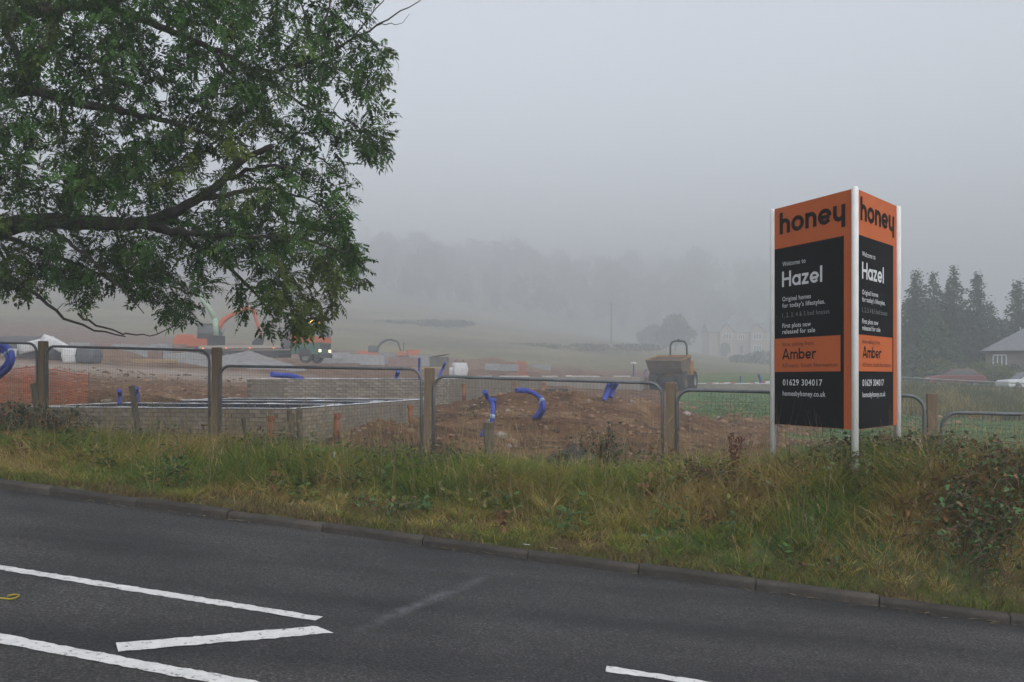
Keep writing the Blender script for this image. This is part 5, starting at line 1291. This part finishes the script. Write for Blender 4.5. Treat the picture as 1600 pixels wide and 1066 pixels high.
b = gp(1108, 320); fh = thing('detached_house', 'faint buff stone house with two gables deep in the mist', 'house', (b.x, b.y, b.z), R(3))
k = 320 / F; w0 = 92 * k; ez = 35 * k; wall = MB().box((w0 / 2, 4.5, ez / 2 - .5), (w0, 9, ez + 1)).build('wall', pale_stone, fh)
rf = MB().add([(-.4, -.4, ez + .02), (w0 + .4, -.4, ez + .02), (w0 + .4, 9.4, ez + .02), (-.4, 9.4, ez + .02), (-.4, 4.5, ez + 3.4), (w0 + .4, 4.5, ez + 3.4)], [(0, 1, 5, 4), (2, 3, 4, 5), (0, 4, 3), (1, 2, 5), (3, 2, 1, 0)]).build('roof', slate, fh)
MB().box((.9, 4.5, ez + 3.4), (.9, .9, 2.2)).build('chimney', pale_stone, rf)
for gx_ in (27 * k, 75 * k):
    gw = 22 * k
    MB().prism([(gx_ - gw / 2, -1.0), (gx_ + gw / 2, -1.0), (gx_ + gw / 2, ez), (gx_, ez + 2.6), (gx_ - gw / 2, ez)], -1.2, 1.0).build('gable', pale_stone, fh)
    MB().add([(gx_ - gw / 2 - .3, -1.45, ez - .18), (gx_, -1.45, ez + 2.85), (gx_ + gw / 2 + .3, -1.45, ez - .18), (gx_ - gw / 2 - .3, 4.4, ez - .18), (gx_, 4.4, ez + 2.85), (gx_ + gw / 2 + .3, 4.4, ez - .18)], [(0, 1, 4, 3), (1, 2, 5, 4)]).build('gable_roof', slate, fh)
    window(fh, (gx_, -1.2, ez * .80), 2.7, 2.1, 3, fw=.34); window(fh, (gx_, -1.2, ez * .26), 2.7, 2.2, 3, fw=.34)
window(fh, (51 * k, 0, ez * .78), 2.2, 1.7, 3, fw=.3); MB().box((51 * k, -.35, ez * .50), (4.2, .9, .12)).build('porch_roof', slate, fh); MB().box((51 * k, -.03, ez * .22), (1.1, .08, 2.2)).build('door', steel_dark, fh)

# pole
b = gp(955, 290); o = thing('utility_pole', 'thin dark wooden pole standing alone in the misty field', 'pole', tuple(b)); MB().tube([(0, 0, -.4), (0, 0, 12.4)], [.2, .14], 8).build('pole_shaft', old_wood, o)
MB().box((0, 0, 11.9), (1.6, .1, .12)).build('cross_arm', old_wood, o)
for s_ in (-.65, 0, .65): MB().tube([(s_, 0, 11.95), (s_, 0, 12.2)], .05, 6).build('insulator', grey_paint, o)

# wire fence along the far side of the field
wf_pts = [hit(1395, 607), None]
prev = None
wf = thing('wire_fence', 'thin grey post and wire fence across the field below the stone house', 'fence', (0, 0, 0))
pp = []
for px_, D_ in ((1400, 66), (1443, 66), (1495, 66), (1545, 66), (1590, 65.5), (1640, 65)):
    q = gp(px_, D_); top = (590 - 588.5) / F * D_ - (px_ - 1400) / 200 * .45
    pp.append((q, top)); MB().box((q.x, q.y, (q.z + top) / 2 - .1), (.14, .14, top - q.z + .3)).build('fence_stake', old_wood, wf)
for f in (0.96, .72, .48):
    MB().tube([(q.x, q.y - .08, q.z + (t_ - q.z) * f) for q, t_ in pp], .04 if f > .9 else .014, 5).build('rail' if f > .9 else 'wire', grey_paint, wf)

# ------------------------------------------------------------------ trees and bushes farther off
needlem = leaf_mat('conifer_needles', trans=0.15, rough=0.7)
bark2 = mat('dark_bark', (0.045, 0.038, 0.032), (0.075, 0.065, 0.055), scale=4, rough=0.95)
def conifer_arrays(h, rad, seed, low=0.12, n_branch=120, per=10, base=(0.030, 0.050, 0.026), droop=.35):
    """needle sprays on whorled, drooping branches -> verts, quads, tones (tree base at origin)"""
    rg = np.random.default_rng(seed); Vs = []; Ts = []
    t = np.sort(rg.random(n_branch) ** .85); z0 = h * (low + (0.99 - low) * t)
    prof = (1 - t) ** 1.15 * (.55 + .45 * np.minimum(1, t / .15)) + .02
    ln = rad * prof * rg.uniform(.35, 1.3, n_branch); az = rg.random(n_branch) * 6.283
    for b_ in range(n_branch):
        m = max(3, int(per * (.4 + prof[b_]))); u = rg.uniform(.15, 1.0, m)
        d = np.array([math.cos(az[b_]), math.sin(az[b_])])
        c = np.stack([d[0] * ln[b_] * u, d[1] * ln[b_] * u, z0[b_] - droop * ln[b_] * u ** 1.5 + .12 * h * .1 * u], 1) + rg.normal(0, .10 * rad * .4, (m, 3))
        s = rg.uniform(.45, 1.1, m) * (.13 * rad + .013 * h) * (.3 + .7 * (1 - t[b_]))
        a1 = rg.normal(0, 1, (m, 3)); a1[:, :2] += d * 1.6; a1[:, 2] -= .5; a1 /= np.linalg.norm(a1, axis=1, keepdims=True)
        a2 = np.cross(a1, rg.normal(0, 1, (m, 3))); a2 /= np.linalg.norm(a2, axis=1, keepdims=True)
        q = np.stack([c - a1 * s[:, None] * .5, c + a2 * s[:, None] * .30, c + a1 * s[:, None] * .8, c - a2 * s[:, None] * .30], 1)
        Vs.append(q.reshape(-1, 3)); Ts.append(np.repeat(np.array(base)[None] * rg.uniform(.6, 1.5, (m, 1)), 4, axis=0))
    V = np.concatenate(Vs); return V, np.arange(len(V)).reshape(-1, 4), np.concatenate(Ts)
def blob_arrays(parts, n, leaf, seed, base, spread=.35):
    """leafy crown: leaves scattered near the skins of several lumps (x, y, z, rx, ry, rz)"""
    rg = np.random.default_rng(seed); Vs = []; Ts = []
    vol = np.array([p[3] * p[4] + p[4] * p[5] + p[3] * p[5] for p in parts]); vol = vol / vol.sum()
    for p, w in zip(parts, vol):
        m = int(n * w); d = rg.normal(0, 1, (m, 3)); d /= np.linalg.norm(d, axis=1, keepdims=True); r = 1 - spread * rg.random(m) ** 1.5 + rg.normal(0, .07, m)
        c = np.array(p[:3]) + d * r[:, None] * np.array(p[3:])
        keep = np.array([mnoise.noise(Vector(x * (1.6 / max(.3, p[3])))) for x in c]) > -.28; c = c[keep]; d = d[keep]; m = len(c)
        a1 = rg.normal(0, 1, (m, 3)); a1[:, 2] -= .4; a1 /= np.linalg.norm(a1, axis=1, keepdims=True); a2 = np.cross(a1, d + rg.normal(0, .5, (m, 3))); a2 /= np.linalg.norm(a2, axis=1, keepdims=True) + 1e-9
        s = leaf * rg.uniform(.6, 1.3, m)[:, None]
        Vs.append(np.stack([c - a1 * s, c + a2 * s * .55, c + a1 * s, c - a2 * s * .55], 1).reshape(-1, 3)); Ts.append(np.repeat(np.array(base)[None] * rg.uniform(.6, 1.45, (m, 1)), 4, axis=0))
    V = np.concatenate(Vs); return V, np.arange(len(V)).reshape(-1, 4), np.concatenate(Ts)
def conifer(px, top, D, rad, seed, label, low=.1, nb=150, per=14, base=(0.024, 0.042, 0.023), dz=0.0, grp='conifers behind the stone house'):
    b = gp(px, D); h = (590 - top) / F * D - b.z
    t = thing('conifer_tree', label, 'tree', tuple(b), 0, grp)
    MB().tube([(0, 0, -.3), (.05, 0, h * .5), (0, .05, h * .97)], [.03 * h * .5 + .06, .012 * h + .04, .02], 8).build('trunk', bark2, t)
    V, Q, tn = conifer_arrays(h, rad, seed, low, nb, per, base); fast_mesh('crown', V, Q, needlem, tn, t)['kind'] = 'stuff'
conifer(1432, 425, 90, 5.4, 1, 'broad dark conifer just beyond the sign', .05, 240, 18)
conifer(1458, 426, 98, 4.9, 2, 'dark conifer second from the sign', .05, 220, 16)
conifer(1490, 415, 88, 3.5, 3, 'tallest slender conifer with a bare lower trunk', .42, 170, 14)
conifer(1483, 440, 93, 2.6, 9, 'thin bare-stemmed conifer beside the tallest one', .5, 110, 12)
conifer(1527, 428, 91, 5.0, 4, 'full dark conifer between the slender one and the stone house', .12, 230, 16)
conifer(1548, 470, 98, 3.8, 5, 'lower conifer behind the roof slope of the stone house', .05, 150, 14)
conifer(1590, 440, 94, 5.4, 6, 'dark conifer standing over the stone house roof', .08, 230, 16)
conifer(1640, 452, 90, 5.3, 7, 'conifer over the far end of the stone house', .08, 160, 14)
conifer(1461, 483, 83, 4.9, 8, 'younger green spruce in front of the dark conifers', .02, 250, 16, (0.052, 0.082, 0.034))
conifer(1415, 470, 94, 4.3, 10, 'shorter dark conifer at the edge of the sign', .02, 170, 14)
def leafy(name, label, cat, px, D, parts, n, leaf, seed, base, trunk=None, grp=None):
    b = gp(px, D); t = thing(name, label, cat, tuple(b), 0, grp)
    if trunk: MB().tube([(0, 0, -.3), (.1, 0, trunk[0] * .6), (.2, .1, trunk[0])], [trunk[1], trunk[1] * .8, trunk[1] * .5], 8).build('trunk', bark2, t)
    else:
        mb = MB()
        for k in range(5): a = k * 1.26; mb.tube([(0, 0, -.1), (math.cos(a) * parts[0][3] * .4, math.sin(a) * parts[0][4] * .4, parts[0][2])], [.05, .02], 5)
        mb.build('stems', bark2, t)['kind'] = 'stuff'
    V, Q, tn = blob_arrays(parts, n, leaf, seed, base); fast_mesh('crown', V, Q, leafm, tn, t)['kind'] = 'stuff'
leafy('broadleaf_tree', 'dark rounded tree between the sign and the tall slender conifer', 'tree', 1448, 89, [(0, 0, 5.2, 2.6, 2.2, 2.4), (1.6, 0, 3.2, 2.2, 2, 2.0), (-1.8, 0, 3.4, 2.2, 2, 2.0)], 5200, .17, 41, (0.034, 0.052, 0.026), (3.5, .2))
leafy('broadleaf_tree', 'dark ragged tree filling the gap under the slender conifer', 'tree', 1507, 91, [(0, 0, 4.4, 2.2, 2.2, 2.6), (1.4, 0, 2.8, 2.0, 2, 1.8), (-1.6, 0, 2.6, 2.0, 2, 1.7)], 4600, .17, 42, (0.036, 0.054, 0.028), (3, .2))
leafy('broadleaf_tree', 'dark ragged tree directly behind the stone house eave', 'tree', 1556, 97, [(0, 0, 4.6, 2.0, 2.2, 2.4), (1.6, 0, 3.8, 1.8, 2, 2.0)], 3800, .17, 43, (0.034, 0.05, 0.027), (3, .2))
leafy('bush', 'rounded yellow-green bush between the red car and the stone house', 'bush', 1538, 76, [(0, 0, 1.0, 2.1, 1.6, 1.2), (1.3, .3, .8, 1.4, 1.2, 1.0), (-1.6, 0, .7, 1.2, 1.0, .8)], 6000, .09, 21, (0.10, 0.13, 0.035))
leafy('bush', 'pale bush at the foot of the young spruce', 'bush', 1462, 82, [(0, 0, 1.2, 1.8, 1.5, 1.2), (1.7, .2, 1.0, 1.4, 1.3, .9)], 3200, .12, 22, (0.14, 0.155, 0.06))
leafy('bush', 'dark low hedge below the conifers beside the sign', 'bush', 1430, 86, [(0, 0, 1.6, 3.4, 1.8, 1.6), (3.4, 0, 1.3, 2.2, 1.6, 1.3)], 4600, .16, 23, (0.045, 0.065, 0.030))
leafy('bush', 'long hedge running in front of the stone house', 'bush', 1580, 79, [(0, 0, 1.0, 2.6, 1.0, 1.1), (3.4, .2, .9, 2.4, 1.0, 1.0), (-2.6, 0, .8, 2.0, 1.0, .9)], 4200, .12, 24, (0.055, 0.08, 0.032))
leafy('broadleaf_tree', 'rounded grey-green tree in the mist before the buff house', 'tree', 1055, 300, [(0, 0, 7.2, 4.2, 4.0, 4.2), (2.6, 0, 4.6, 4.0, 3, 3.2), (-3.0, 0, 4.2, 3.4, 3, 3.0)], 3600, .5, 25, (0.045, 0.065, 0.035), (4, .3))
leafy('broadleaf_tree', 'lower faint tree at the edge of the misty field', 'tree', 1022, 330, [(0, 0, 4.6, 3.8, 3.2, 3.2), (-3.2, 0, 3.4, 3.0, 2.6, 2.4)], 3600, .36, 26, (0.05, 0.07, 0.038), (3, .25))
leafy('bush', 'small faint bush before the buff house gable', 'bush', 1133, 312, [(0, 0, 2.2, 1.8, 1.5, 2.2)], 1500, .26, 27, (0.06, 0.085, 0.04))
leafy('bush', 'scrubby bushes below the buff house, nearer the sign', 'bush', 1190, 210, [(0, 0, 1.4, 3.2, 2, 1.5), (-4.5, 0, 1.0, 2.6, 2, 1.1), (3.6, 0, 1.1, 2.4, 2, 1.3)], 3000, .24, 28, (0.075, 0.095, 0.042))
leafy('bush', 'dark scrub on the misty slope beyond the row of packs', 'bush', 655, 250, [(0, 0, .7, 9, 4, 1.0), (9, 1, .6, 6, 4, .9), (-9, 0, .6, 6, 4, .9)], 3600, .30, 29, (0.06, 0.065, 0.04))
leafy('bush', 'scrub along the foot of the misty slope left of the pole', 'bush', 905, 200, [(0, 0, .6, 9, 3, .8), (12, 1, .6, 7, 3, .8), (-11, 0, .7, 8, 3, .9)], 3600, .24, 30, (0.10, 0.105, 0.05))

# the wood on the hill: one mass
Vs, Qs, Ts = [], [], []; off = 0
rg = np.random.default_rng(5)
protos = [conifer_arrays(1.0, .30, 100 + k, .02, 90, 9, (0.034, 0.046, 0.034), .3) for k in range(3)] + [blob_arrays([(0, 0, .52, .26, .26, .40), (.12, .05, .70, .18, .18, .24), (-.14, 0, .40, .2, .2, .28)], 420, .055, 120 + k, (0.040, 0.050, 0.036), .6) for k in range(3)]
for k in range(1000):
    px_ = rg.uniform(-60, 1500); w_ = rg.random(); edge = 450 + 20 * (px_ - 540) / 460; D_ = edge + 330 * w_ ** 1.1
    X = (px_ - 800) / F * D_; z = gz(X, D_); hh = (12 + 20 * w_ ** .7) * rg.uniform(.7, 1.15) * (.75 + .5 * float(vnoise(px_ / 40.0, w_ * 2.5, 8)))
    V, Q, tn = protos[(0, 3, 1, 4, 2, 0, 1, 5, 2)[k % 9]]; a = rg.random() * 6.28; ca, sa = math.cos(a), math.sin(a); wd = hh * rg.uniform(.9, 1.35)
    W = np.stack([(V[:, 0] * ca - V[:, 1] * sa) * wd + X, (V[:, 0] * sa + V[:, 1] * ca) * wd + D_, V[:, 2] * hh + z - .5], 1)
    Vs.append(W); Qs.append(Q + off); Ts.append(tn); off += len(W)
wood_ = fast_mesh('forest', np.concatenate(Vs), np.concatenate(Qs), needlem, np.concatenate(Ts)); tag(wood_, 'dim conifer wood fading into the mist on the hill', 'forest', kind='stuff')

# ------------------------------------------------------------------ small things on the verge
def stake(label, pb, pt, D, w, m=old_wood, name='old_stake', round_=True):
    a, b_ = at(*pb, D), at(*pt, D); g = gz(a.x, a.y); t = Vector((a.x, a.y, min(a.z, g) - .1)); d = Vector(b_) - t
    mb = MB(); n_ = 9; P = [tuple(d * (i / n_) + Vector((random.uniform(-1, 1), random.uniform(-1, 1), 0)) * w * .05) for i in range(n_ + 1)]
    mb.tube(P, [w / 2 * random.uniform(.92, 1.06) for _ in P], 8, smooth=False); o = mb.build(name, m); o.location = t; tag(o, label, 'stake', 'old stakes along the verge')
stake('stout leaning stake against the first timber post', (66, 640), (53, 600), 12.9, .10)
stake('dark stake leaning in front of the nearest footing', (222, 682), (206, 603), 12.3, .085)
stake('pale split stake at the corner of the nearest footing', (463, 695), (452, 641), 11.9, .075)
stake('grey stake upright against the corner of the nearest footing', (470, 690), (468, 641), 12.1, .075)
stake('short old post below the kinked blue duct', (765, 722), (764, 660), 11.0, .115)
stake('short split stump under the sign', (1289, 742), (1287, 715), 9.6, .12)
stake('thin white stick in the grass before the nearest footing', (524, 738), (522, 706), 10.6, .03, sheet_m, 'white_stick')
stake('thin grey post against the footing under the fence', (388, 700), (380, 654), 13.2, .06)
rock_m = mat('field_stone', (0.035, 0.032, 0.028), (0.085, 0.076, 0.064), scale=4, rough=0.95, bump=.7, bscale=14, rand=.2)
wl = thing('dry_stone_wall', 'tumbled dark stone wall under brambles at the low end', 'wall', (5.2, 9.0, gz(5.2, 9.0)))
random.seed(3)
for k in range(46):
    u = random.random(); px_ = 1395 + 300 * u; row = random.choice((0, 0, 1)) ; D_ = 9.75 - 1.2 * u + random.uniform(-.12, .12); X = (px_ - 800) / F * D_
    z = gz(X, D_) + .06 + row * .17 + random.uniform(-.02, .03) + .10 * u
    mb = MB().ball((X - 5.2, D_ - 9.0, z - wl.location.z), random.uniform(.10, .18), 2, .28, (1.35, .9, .62), k); mb.build('stone', rock_m, wl)
b = at(890, 712, 10.6); o = MB().ball((0, 0, .03), .22, 3, .35, (1, .8, .75), 77).build('boulder', rock_m); o.location = (b.x, b.y, gz(b.x, b.y) + .17); tag(o, 'dark weathered stone half buried in the verge grass', 'stone')

bramm = leaf_mat('bramble_leaf', trans=.2, rough=.5)
def bramble(label, pts, n, leaf, seed, base, name='bramble_bush', cat='bramble', sprawl=.3):
    """arching stems with leaf trios, rooted along the verge"""
    rg = np.random.default_rng(seed); x0, D0 = pts[0][0], pts[0][1]; b = gp(x0, D0); t = thing(name, label, cat, tuple(b)); mb = MB(); LPs = []
    for k in range(n):
        px_, D_, hh = pts[rg.integers(0, len(pts))]; px_ += rg.normal(0, 22 if sprawl > .15 else 8); D_ += rg.normal(0, .18 if sprawl > .15 else .06); X = (px_ - 800) / F * D_; g = gz(X, D_)
        a = rg.random() * 6.28; rr = rg.uniform(.15, sprawl + .2); H_ = hh * rg.uniform(.5, 1.1)
        S = spline([(X, D_, g), (X + math.cos(a) * rr * .35, D_ + math.sin(a) * rr * .35, g + H_ * .8), (X + math.cos(a) * rr * .8, D_ + math.sin(a) * rr * .8, g + H_), (X + math.cos(a) * rr * 1.4, D_ + math.sin(a) * rr * 1.4, g + H_ * .72)], .06)
        mb.tube([tuple(Vector(p) - b) for p in S], .0035, 4, caps=False)
        for p in S[2:]:
            for _ in range(2): LPs.append(np.array(p) - np.array(b) + rg.normal(0, .035, 3))
    mb.build('stems', mat('bramble_stem', (0.09, 0.05, 0.04), (0.12, 0.08, 0.05), rough=.7), t, recalc=False)['kind'] = 'stuff'
    c = np.array(LPs); m = len(c); a1 = rg.normal(0, 1, (m, 3)); a1[:, 2] *= .5; a1 /= np.linalg.norm(a1, axis=1, keepdims=True); a2 = np.cross(a1, np.array([0, 0, 1.0]) + rg.normal(0, .5, (m, 3))); a2 /= np.linalg.norm(a2, axis=1, keepdims=True)
    s = leaf * rg.uniform(.6, 1.3, m)[:, None]; V = np.stack([c - a1 * s, c + a2 * s * .62 + [0, 0, .008], c + a1 * s, c - a2 * s * .62 + [0, 0, .008]], 1).reshape(-1, 3)
    fast_mesh('leaves', V, np.arange(len(V)).reshape(-1, 4), bramm, np.repeat(np.where(rg.random((m, 1)) < .16, np.array([[.17, .085, .04]]), np.array(base)[None]) * rg.uniform(.5, 1.6, (m, 1)), 4, axis=0), t)['kind'] = 'stuff'
DG = (0.075, 0.105, 0.036)
bramble('dark brambles trailing over the stone wall at the low end', [(1420, 9.5, .42), (1480, 9.2, .45), (1540, 9.0, .42), (1600, 8.8, .40)], 210, .026, 1, DG)
bramble('brambles around the feet of the sign', [(1330, 8.95, .34), (1370, 9.2, .36), (1400, 9.4, .38)], 90, .024, 2, (0.09, 0.13, 0.045))
bramble('nettles and brambles low on the verge below the stone wall', [(1500, 8.0, .35), (1545, 7.8, .38), (1580, 8.1, .42)], 90, .027, 3, (0.06, 0.11, 0.036))
bramble('leafy weeds on the bank between the sign and the dumper post', [(1115, 9.4, .30), (1150, 9.2, .28)], 50, .022, 4, DG)
bramble('dark leafy shrub at the buried stone', [(940, 10.9, .50), (947, 10.8, .58), (925, 10.8, .36)], 60, .024, 5, (0.045, 0.075, 0.042), 'weed_shrub', 'shrub', .12)
bramble('dark leafy growth at the foot of the first timber post', [(20, 12.2, .5), (60, 12.0, .5), (100, 12.0, .45), (-20, 12.2, .5)], 120, .026, 6, (0.04, 0.07, 0.035))
bramble('dark weeds at the foot of the post by the second footing', [(640, 10.8, .34), (690, 10.7, .34)], 55, .022, 7, (0.055, 0.075, 0.038))
bramble('low dark weeds between the leaning stakes', [(240, 11.7, .32), (420, 11.3, .34), (380, 11.5, .3)], 70, .022, 8, (0.05, 0.07, 0.036))
bramble('small bright weeds rooted by the kerb', [(552, 9.05, .14), (610, 8.85, .16), (1000, 8.0, .13), (1290, 7.75, .13)], 22, .026, 9, (0.07, 0.13, 0.045), 'verge_weed', 'weed', .05)
# dead dock spike
b = at(1148, 724, 9.3); b.z = gz(b.x, b.y); dk = thing('dock_plant', 'dead rust-brown dock spike standing in the grass before the sign', 'weed', tuple(b)); dm = mat('dock_brown', (0.075, 0.026, 0.016), (0.12, 0.045, 0.026), rough=.9)
top = (590 - 675) / F * 9.3 - b.z; rgd = random.Random(4)
for k in range(5):
    a = rgd.uniform(0, 6.28); x = math.cos(a) * .075; P = [(0, 0, 0), (x * .3, math.sin(a) * .02, top * .4), (x, math.sin(a) * .05, top * rgd.uniform(.75, 1.0))]
    MB().tube(P, [.006, .005, .003], 5).build('stem', dm, dk); s_ = MB()
    for q in range(46): f = rgd.uniform(.5, 1.0); i = Vector(P[1]).lerp(Vector(P[2]), (f - .5) * 2); s_.ball((i.x + rgd.gauss(0, .013), i.y + rgd.gauss(0, .013), i.z), .0062, 1, 0, (1, 1, 1.4))
    s_.build('seed_head', dm, dk, recalc=False)['kind'] = 'stuff'
# fallen straw and leaves along the kerb foot
V, Q, Tn = [], [], []
rg = np.random.default_rng(9)
for k in range(420):
    s = rg.uniform(-8, 10); n_ = KERB_N - abs(rg.normal(0, .05)) - .015; cl_ = float(vnoise(s * 1.4, 2.0, 5))
    if rg.random() > cl_ * 1.3 - .25: continue
    x, y = xy_of(s, n_); a = math.atan2(.226, -.974) + rg.normal(0, .5); ln = rg.uniform(.02, .14); wd = rg.uniform(.003, .012); z = float(road_z(s)) + .006 + rg.random() * .012
    dx, dy = math.cos(a) * ln / 2, math.sin(a) * ln / 2; wx, wy = -math.sin(a) * wd, math.cos(a) * wd; i = len(V)
    V += [(x - dx, y - dy, z), (x + wx, y + wy, z + .004), (x + dx, y + dy, z + rg.random() * .01), (x - wx, y - wy, z + .002)]; Q.append((i, i + 1, i + 2, i + 3))
    Tn += [np.array([.34, .26, .14]) * rg.uniform(.4, 1.2)] * 4
lt = fast_mesh('litter', np.array(V), np.array(Q), grassm, np.array(Tn)); tag(lt, 'dry straw and leaf scraps in the gutter', 'litter', kind='stuff')
# yellow strap and a scrap of red on the road
P = [on_road(-60, 936), on_road(0, 937), on_road(18, 938), on_road(29, 934), on_road(27, 931), on_road(12, 933)]
o = MB().tube([(x, y, float(road_z(s_of(x, y))) + .008) for x, y in [tuple(p[:2]) for p in spline([(p[0], p[1], 0) for p in P], .02)]], .006, 6).build('yellow_cord', mat('yellow_cord', (0.32, 0.26, 0.03), (0.26, 0.2, 0.03), rough=.7)); tag(o, 'short length of dirty yellow cord lying on the asphalt', 'cord')
x, y = on_road(922, 886); vs, fs = slump_box(.22, .05, .012, .3, 3, 5); o = MB().add(vs, fs).build('red_scrap', mat('dull_red', (0.14, 0.03, 0.025), (0.1, 0.025, 0.02), rough=.8)); o.location = (x, y, float(road_z(s_of(x, y))) + .004); o.rotation_euler = (0, 0, 2.9); tag(o, 'flattened scrap of dull red litter against the kerb', 'litter')
# splashes of white paint on kerb stones
for px_, py_, w_ in ((826, 861, .055), (870, 864, .04)):
    a = on_road(px_, py_ + 9); vs = []; N_ = 16
    for k in range(N_): an = 6.283 * k / N_; r_ = w_ * (.4 + .6 * random.random()); vs.append((math.cos(an) * r_, math.sin(an) * r_ * .22, 0))
    o = MB().add(vs, [tuple(range(N_))]).build('paint_splash', sheet_m, kerb); s = s_of(*a); X, Y = xy_of(s, KERB_N + .05); o.location = (X, Y, float(road_z(s)) + .1165); o.rotation_euler = (0, math.atan(.0916), math.atan2(-.226, .974))

# clods and stones strewn over the bare earth: nobody could count them
ico = MB().ball((0, 0, 0), 1.0, 1, 0, (1, 1, 1)); IV = np.array(ico.v); IF = np.array(ico.f); rg = np.random.default_rng(33); Vs, Fs, Ts = [], [], []; off = 0
CD = np.exp(rg.uniform(math.log(12.5), math.log(46), 15000)); CX = (rg.uniform(-20, 1560, 15000) - 800) / F * CD
def inside(C, la, lb): u = (CX - C.x) * A_.x + (CD - C.y) * A_.y; v = (CX - C.x) * B_.x + (CD - C.y) * B_.y; return (u > -.1) & (u < la + .2) & (v > -.1) & (v < lb + .2)
okc = (fence_q(CX, CD) > 1.0) & ~inside(C1, 5.6, 8) & ~inside(C2, 5.3, 17.5) & (rg.random(15000) < (fbm(CX * .5, CD * .5, 63) - .28) * 2.2); CX, CD = CX[okc], CD[okc]; CZ = ground_z(CX, CD)
for X, D_, z_ in zip(CX, CD, CZ):
    r = rg.uniform(.015, .055) * (1 + 1.2 * (rg.random() < .06)) * (D_ / 18) ** .3
    W = IV * (1 + rg.normal(0, .20, IV.shape)) * r * np.array([1.25, 1.1, .75]); W = W + np.array([X, D_, z_ + r * .2])
    c = np.array([.24, .15, .09]) * rg.uniform(.35, 1.25) if rg.random() < .95 else np.array([.34, .29, .24]) * rg.uniform(.6, 1.0)
    Vs.append(W); Fs.append(IF + off); Ts.append(np.repeat(c[None], len(W), 0)); off += len(W)
cm = leaf_mat('earth_clod', trans=0.0, rough=0.95)
tag(fast_mesh('rubble', np.concatenate(Vs), np.concatenate(Fs), cm, np.concatenate(Ts)), 'clods and stones strewn over the bare brown earth', 'rubble', kind='stuff')
